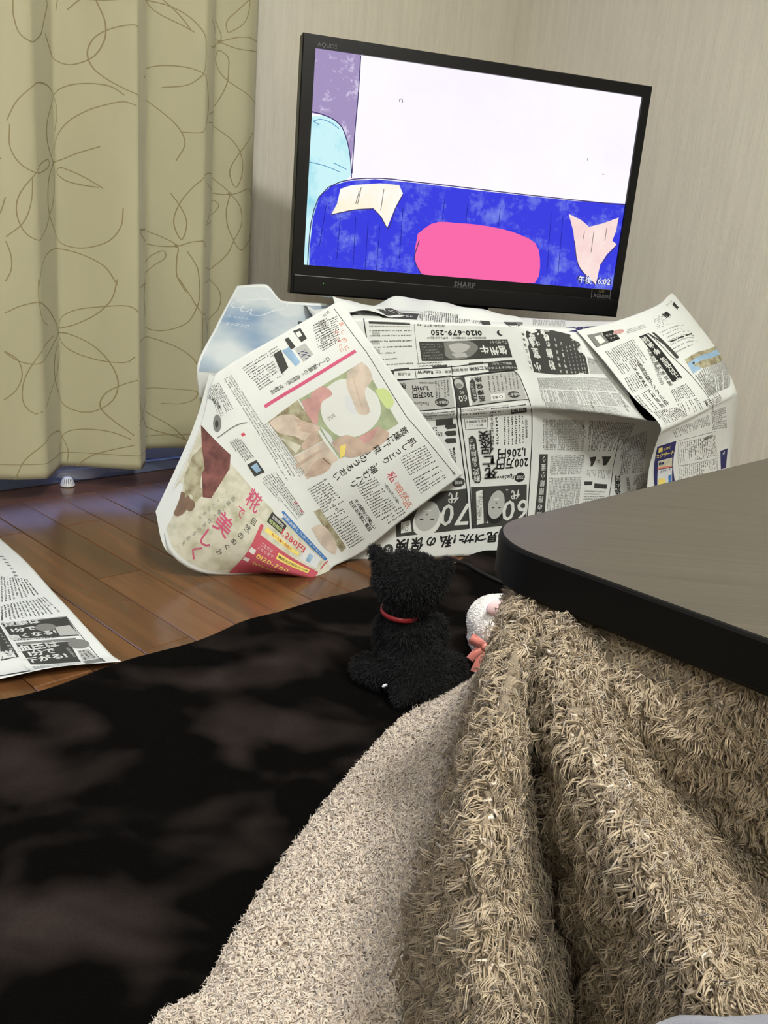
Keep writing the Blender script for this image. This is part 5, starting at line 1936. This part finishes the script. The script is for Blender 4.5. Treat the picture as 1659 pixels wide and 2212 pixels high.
gpp = projv(bl.G)
du = np.linalg.norm(np.gradient(bl.G, axis=1), axis=2)
dv = np.linalg.norm(np.gradient(bl.G, axis=0), axis=2)
area = np.linalg.norm(np.cross(np.gradient(bl.G, axis=1), np.gradient(bl.G, axis=0)), axis=2)
inside = (gpp[..., 0] > 250) & (gpp[..., 0] < 1720) & (gpp[..., 1] > 1200) & (gpp[..., 1] < 2290)
depth = ((bl.G - CP) @ CM[2])
T_ = np.linspace(0, len(cols) - 1, 321)[None, :] * np.ones((321, 1))
W_ = np.linspace(0, 5, 321)[:, None] * np.ones((1, 321))
flat = np.clip((8.0 - T_) / 0.8, 0, 1) * np.clip((W_ - 1.75 - 0.05 * T_) / 0.5, 0, 1)       # pressed, short part lying on the floor


def sample(n, weight):
    w = (area * weight).ravel()
    w = w / w.sum()
    k = rng.choice(len(w), n, p=w)
    j, i = np.divmod(k, 321)
    fu = np.clip(i + rng.uniform(-0.5, 0.5, n), 0, 319.99)
    fv = np.clip(j + rng.uniform(-0.5, 0.5, n), 0, 319.99)
    u = fu / 320 * (len(cols) - 1)
    v = fv / 320 * 5
    return u, v


def tang(u, v):
    e = 0.06
    t = bl.at(u, np.minimum(v + e, 5)) - bl.at(u, np.maximum(v - e, 0))
    return t / (np.linalg.norm(t, axis=1, keepdims=True) + 1e-9)


# shaggy locks on the hanging folds
nl = 17000
u, v = sample(nl, inside * (1 - flat) / np.maximum(depth, 0.25) ** 1.2)
base = bl.at(u, v, np.full(nl, -0.001))
nrm = bl._at(bl.N, u, v)
tg = tang(u, v)
side = np.cross(tg, nrm)
sw = np.sin(u * 9 + v * 5) * 0.6 + rng.normal(0, 0.5, nl)
ldir = tg * rng.uniform(0.5, 1.1, nl)[:, None] + nrm * rng.uniform(0.25, 0.9, nl)[:, None] + side * sw[:, None]
ldir /= np.linalg.norm(ldir, axis=1, keepdims=True)
ll = rng.uniform(0.010, 0.021, nl)
K = 4
rt = np.repeat(base, K, 0) + rng.normal(0, 0.0013, (nl * K, 3))
nn = np.repeat(nrm, K, 0)
ld = np.repeat(ldir, K, 0) + rng.normal(0, 0.12, (nl * K, 3))
Ls = np.repeat(ll, K) * rng.uniform(0.8, 1.1, nl * K)
bend = np.repeat(rng.normal(0, 0.45, (nl, 3)), K, 0)
tips = np.repeat(base + ldir * ll[:, None] * 0.9 - Z * (ll * 0.35)[:, None] + rng.normal(0, 0.0025, (nl, 3)), K, 0)
Vv, Qq = strands(rt, ld, nn, Ls, rng.uniform(0.00055, 0.00095, nl * K), 4, 3, 0.75, 0.3, tips, (np.repeat(rng.uniform(0, 6.3, nl), K) + rng.normal(0, 0.25, nl * K), np.repeat(rng.uniform(5, 9.5, nl), K)))
fur = put(link('shaggy_pile', fast_mesh('shaggy_pile', Vv, Qq, True), fibre_mat('shaded_shag_fibre', (168, 151, 125), (138, 121, 99))), blanket)  # same fabric as the short pile, shade of the folds put into its colour
tag(fur, kind='stuff')
# short curly pile on the part lying on the floor
ns = 28000
u, v = sample(ns, inside * np.clip(flat + 0.03, 0, 1) / np.maximum(depth, 0.3) ** 1.2)
base = bl.at(u, v, np.full(ns, -0.0005))
nrm = bl._at(bl.N, u, v)
d = nrm * 0.55 + rng.normal(0, 0.55, (ns, 3))
Vv, Qq = strands(base, d, nrm, rng.uniform(0.004, 0.008, ns), rng.uniform(0.001, 0.0019, ns), 3, 3, 1.5, 0.2)
fur2 = put(link('short_pile', fast_mesh('short_pile', Vv, Qq, True), fibre_mat('lit_sherpa_fibre', (210, 196, 178), (198, 180, 162))), blanket)  # same fabric as the locks, its lit tone put into the colour
tag(fur2, kind='stuff')

# grey cloth on the blanket at the near edge
gc = onz(1715, 2590, 0.33)
bm = bmesh.new()
bmesh.ops.create_uvsphere(bm, u_segments=40, v_segments=24, radius=1.0, matrix=Matrix.Translation(gc) @ Matrix.Rotation(0.4, 4, 'Z') @ Matrix.Diagonal((0.068, 0.062, 0.035, 1)))
for vx in bm.verts:
    vx.co += Vector((0, 0, 0.003 * math.sin(vx.co.x * 120) + 0.002 * math.sin(vx.co.y * 170)))
gar = bm_obj('folded_garment', bm, mat('grey_jersey', lin((98, 98, 106)), 0.9, 0.1, sheen=0.3, bump=((700, 700, 700), 0.3, 0.001)), None, True)
tag(gar, 'rounded edge of a plain grey garment resting on the shaggy blanket', 'garment')

# ================================================================== PLUSH TOYS
def blob(parts, voxel, name):
    """one continuous skin over several ellipsoids ((x,y,z),(rx,ry,rz)[,rotation matrix])"""
    bm = bmesh.new()
    for p in parts:
        c, r = p[0], p[1]
        M = Matrix.Translation(c) @ (p[2] if len(p) > 2 else Matrix.Identity(4)) @ Matrix.Diagonal((r[0], r[1], r[2], 1))
        bmesh.ops.create_uvsphere(bm, u_segments=24, v_segments=16, radius=1.0, matrix=M)
    me = bpy.data.meshes.new(name)
    bm.to_mesh(me)
    bm.free()
    o = bpy.data.objects.new(name, me)
    col.objects.link(o)
    md = o.modifiers.new('r', 'REMESH')
    md.mode = 'VOXEL'
    md.voxel_size = voxel
    sm = o.modifiers.new('s', 'SMOOTH')
    sm.iterations = 6
    sm.factor = 0.5
    bpy.context.view_layer.update()
    me2 = bpy.data.meshes.new_from_object(o.evaluated_get(bpy.context.evaluated_depsgraph_get()))
    bpy.data.objects.remove(o)
    me2.name = name
    for p in me2.polygons:
        p.use_smooth = True
    return me2


def coat(me, n, length, rad, lean, seg=2, jitter=0.5):
    """short fur roots over a mesh"""
    me.calc_loop_triangles()
    co = np.zeros(len(me.vertices) * 3, np.float32)
    me.vertices.foreach_get('co', co)
    co = co.reshape(-1, 3).astype(float)
    t = np.zeros(len(me.loop_triangles) * 3, np.int32)
    me.loop_triangles.foreach_get('vertices', t)
    t = t.reshape(-1, 3)
    a_, b_, c_ = co[t[:, 0]], co[t[:, 1]], co[t[:, 2]]
    nr = np.cross(b_ - a_, c_ - a_)
    ar = np.linalg.norm(nr, axis=1)
    k = rng.choice(len(t), n, p=ar / ar.sum())
    w = rng.dirichlet((1, 1, 1), n)
    root = w[:, :1] * a_[k] + w[:, 1:2] * b_[k] + w[:, 2:] * c_[k]
    nn = nr[k] / (ar[k][:, None] + 1e-12)
    d = nn + np.asarray(lean) + rng.normal(0, jitter, (n, 3))
    return strands(root, d, nn, rng.uniform(length[0], length[1], n), rad, seg, 3, 0.3, 0.25)


def ear(p0, p1, w, d):
    """flattened pointed ellipsoid from p0 to p1"""
    p0, p1 = Vector(p0), Vector(p1)
    ax = (p1 - p0)
    q = ax.to_track_quat('Z', 'Y').to_matrix().to_4x4()
    out = []
    for k in range(4):
        f = k / 3
        out.append((tuple(p0 + ax * (0.1 + 0.8 * f)), (w * (1 - 0.66 * f), d * (1 - 0.45 * f), ax.length * 0.22), q))
    return out


CY = 1.10


def cp(px, py, y=CY):
    return tuple(onpl(px, py, (0, y, 0), (0, 1, 0)))


RZ = 0.014
parts = [
    (cp(886, 1254), (0.052, 0.043, 0.036)),
    (cp(886, 1228), (0.040, 0.036, 0.022)),
    (cp(882, 1290), (0.036, 0.033, 0.022)),
    (cp(876, 1322), (0.024, 0.022, 0.02)),
    (cp(885, 1365), (0.034, 0.030, 0.032)),
    (cp(892, 1420), (0.044, 0.038, 0.040)),
    ((cp(893, 1470)[0], 1.095, 0.052), (0.048, 0.045, 0.040)),
    ((cp(895, 1490)[0], 1.085, 0.042), (0.046, 0.040, 0.026)),
    ((cp(820, 1480)[0], 1.11, 0.036), (0.026, 0.034, 0.024)),
    ((cp(790, 1480)[0], 1.12, 0.034), (0.024, 0.026, 0.020)),
    ((cp(955, 1470)[0], 1.12, 0.040), (0.026, 0.034, 0.024)),
    ((cp(978, 1470)[0], 1.14, 0.036), (0.024, 0.026, 0.020)),
    ((cp(940, 1400)[0], 1.125, 0.090), (0.018, 0.020, 0.034)),
    ((cp(828, 1405)[0], 1.125, 0.088), (0.016, 0.020, 0.034)),
    ((cp(865, 1520)[0], 1.055, 0.029), (0.016, 0.020, 0.013)),
]
for p in ear(cp(840, 1240), cp(806, 1184), 0.030, 0.016) + ear(cp(930, 1252), cp(972, 1212), 0.030, 0.016):
    parts.append(p)
catm = mat('black_plush', lin((9, 9, 9)), 0.9, 0.15)
catme = blob(parts, 0.004, 'plush_body')
cat = link('plush_cat', catme, catm)
tag(cat, 'black plush cat seen from behind sitting on the dark rug', 'plush toy')
Vv, Qq = coat(catme, 15000, (0.004, 0.0085), 0.00042, (0, 0, -0.35))
o = put(link('plush_fur', fast_mesh('plush_fur', Vv, Qq, True), mat('black_fur', lin((13, 12, 12)), 0.55, 0.35)), cat)
tag(o, kind='stuff')
# red collar round the neck
c = np.array(cp(872, 1322))
th = np.linspace(0, 2 * math.pi, 49)
ringp = [c + np.array([0.0265 * math.cos(t) - 0.004, 0.0265 * math.sin(t), 0.002 * math.cos(t - 2.6)]) for t in th]
bm = bmesh.new()
lo = [bm.verts.new(p - Z * 0.0032) for p in ringp[:-1]]
hi = [bm.verts.new(p + Z * 0.0032) for p in ringp[:-1]]
for i in range(48):
    j = (i + 1) % 48
    bm.faces.new((lo[i], lo[j], hi[j], hi[i]))
co_ = bm_obj('collar', bm, mat('red_ribbon', lin((150, 38, 40)), 0.45, 0.4), None, True)
md = co_.modifiers.new('t', 'SOLIDIFY')
md.thickness = 0.002
md.offset = 1
put(co_, cat)
bm = bmesh.new()
q = np.array(cp(831, 1481, 1.062))
bmesh.ops.create_uvsphere(bm, u_segments=12, v_segments=8, radius=1.0, matrix=Matrix.Translation(q) @ Matrix.Rotation(-0.6, 4, 'Y') @ Matrix.Diagonal((0.0045, 0.0015, 0.0022, 1)))
put(bm_obj('cloth_tag', bm, mat('white_tag', lin((230, 230, 230)), 0.6), None, True), cat)

# white plush with a pink bow, half hidden behind the blanket
WY = 1.24


def wp(px, py, y=WY):
    return tuple(onpl(px, py, (0, y, 0), (0, 1, 0)))


parts = [
    (wp(1072, 1342), (0.046, 0.044, 0.042)),
    (wp(1056, 1375), (0.034, 0.034, 0.028)),
    ((wp(1070, 1440)[0], WY + 0.005, 0.065), (0.044, 0.042, 0.048)),
    ((wp(1036, 1450)[0], WY - 0.01, 0.045), (0.022, 0.025, 0.032)),
    ((wp(1075, 1480)[0], WY, 0.039), (0.05, 0.045, 0.022)),
    (wp(1068, 1308), (0.018, 0.014, 0.016)),
]
wm = blob(parts, 0.004, 'white_plush_body')
wpl = link('plush_lamb', wm, mat('white_plush', lin((244, 238, 230)), 0.9, 0.1, sheen=0.2))
tag(wpl, 'white plush animal with a pink satin bow half hidden behind the blanket', 'plush toy')
Vv, Qq = coat(wm, 6000, (0.0015, 0.003), 0.0009, (0, 0, -0.1), 2, 0.6)
o = put(link('plush_fur', fast_mesh('plush_fur', Vv, Qq, True), mat('white_fur', lin((246, 240, 232)), 0.85, 0.15)), wpl)
tag(o, kind='stuff')
bm = bmesh.new()
bmesh.ops.create_uvsphere(bm, u_segments=20, v_segments=12, radius=1.0, matrix=Matrix.Translation(wp(1072, 1312, WY - 0.040)) @ Matrix.Rotation(-0.5, 4, 'Y') @ Matrix.Diagonal((0.016, 0.006, 0.011, 1)))
put(bm_obj('inner_ear', bm, mat('pink_felt', lin((244, 206, 204)), 0.9), None, True), wpl)
satin = mat('pink_satin', lin((222, 132, 118)), 0.32, 0.6, sheen=0.2)


def strip(path, wdir, w):
    path = np.array(path, float)
    q = smooth_path(path, 24)
    wd = np.asarray(wdir, float) * w / 2
    V = np.concatenate([q + wd, q - wd])
    n = len(q)
    i = np.arange(n - 1)
    return fast_mesh('ribbon', V, np.stack([i, i + 1, i + n + 1, i + n], -1), True)


kn = np.array(wp(1046, 1396, WY - 0.056))
wdr = np.array([0.35, -0.3, 0.9])
wdr /= np.linalg.norm(wdr)
bowroot = None
for nm, path, w in (('bow_loop', [kn, kn + [-0.012, -0.010, 0.008], kn + [-0.022, -0.006, 0.012], kn + [-0.020, 0.006, 0.010], kn + [-0.008, 0.006, 0.003], kn], 0.016),
                    ('bow_loop', [kn, kn + [0.012, -0.010, 0.002], kn + [0.022, -0.006, 0.002], kn + [0.020, 0.006, 0.0], kn + [0.008, 0.006, 0.0], kn], 0.016),
                    ('bow_tail', [kn, kn + [-0.012, -0.004, -0.010], kn + [-0.020, -0.004, -0.022]], 0.013),
                    ('bow_tail', [kn + [0, 0, -0.002], kn + [-0.006, -0.006, -0.022], kn + [-0.014, -0.008, -0.048]], 0.013)):
    wd_ = wdr if nm == 'bow_loop' else np.array([0.75, -0.2, -0.5])
    o = link(nm, strip(path, wd_, w), satin)
    md = o.modifiers.new('t', 'SOLIDIFY')
    md.thickness = 0.0008
    put(o, wpl)
bm = bmesh.new()
bmesh.ops.create_uvsphere(bm, u_segments=14, v_segments=10, radius=1.0, matrix=Matrix.Translation(kn) @ Matrix.Diagonal((0.006, 0.006, 0.007, 1)))
put(bm_obj('bow_knot', bm, satin, None, True), wpl)
nk = np.array(wp(1068, 1396))
th = np.linspace(0, 2 * math.pi, 33)
Vr, Qr = tube([nk + np.array([0.036 * math.cos(t), 0.036 * math.sin(t), 0]) for t in th], 0.003, 6)
put(link('neck_ribbon', fast_mesh('neck_ribbon', Vr, Qr, True), satin), wpl)

# black power cord running from the cabinet to the table
pts = [onz(960, 1204, 0.02), onz(986, 1211, 0.022), onz(1006, 1218, 0.022), onz(1040, 1237, 0.02), onz(1075, 1254, 0.02), onz(1105, 1266, 0.02), onz(1150, 1280, 0.02)]
V, Q = tube(smooth_path(pts, 50), 0.0036, 8)
cord = link('power_cord', fast_mesh('power_cord', V, Q, True), mat('cord_rubber', lin((18, 18, 19)), 0.5, 0.4))
tag(cord, 'black power cord lying on the rug between the cabinet and the table', 'cord')
bpy.data.objects.remove(_fo)
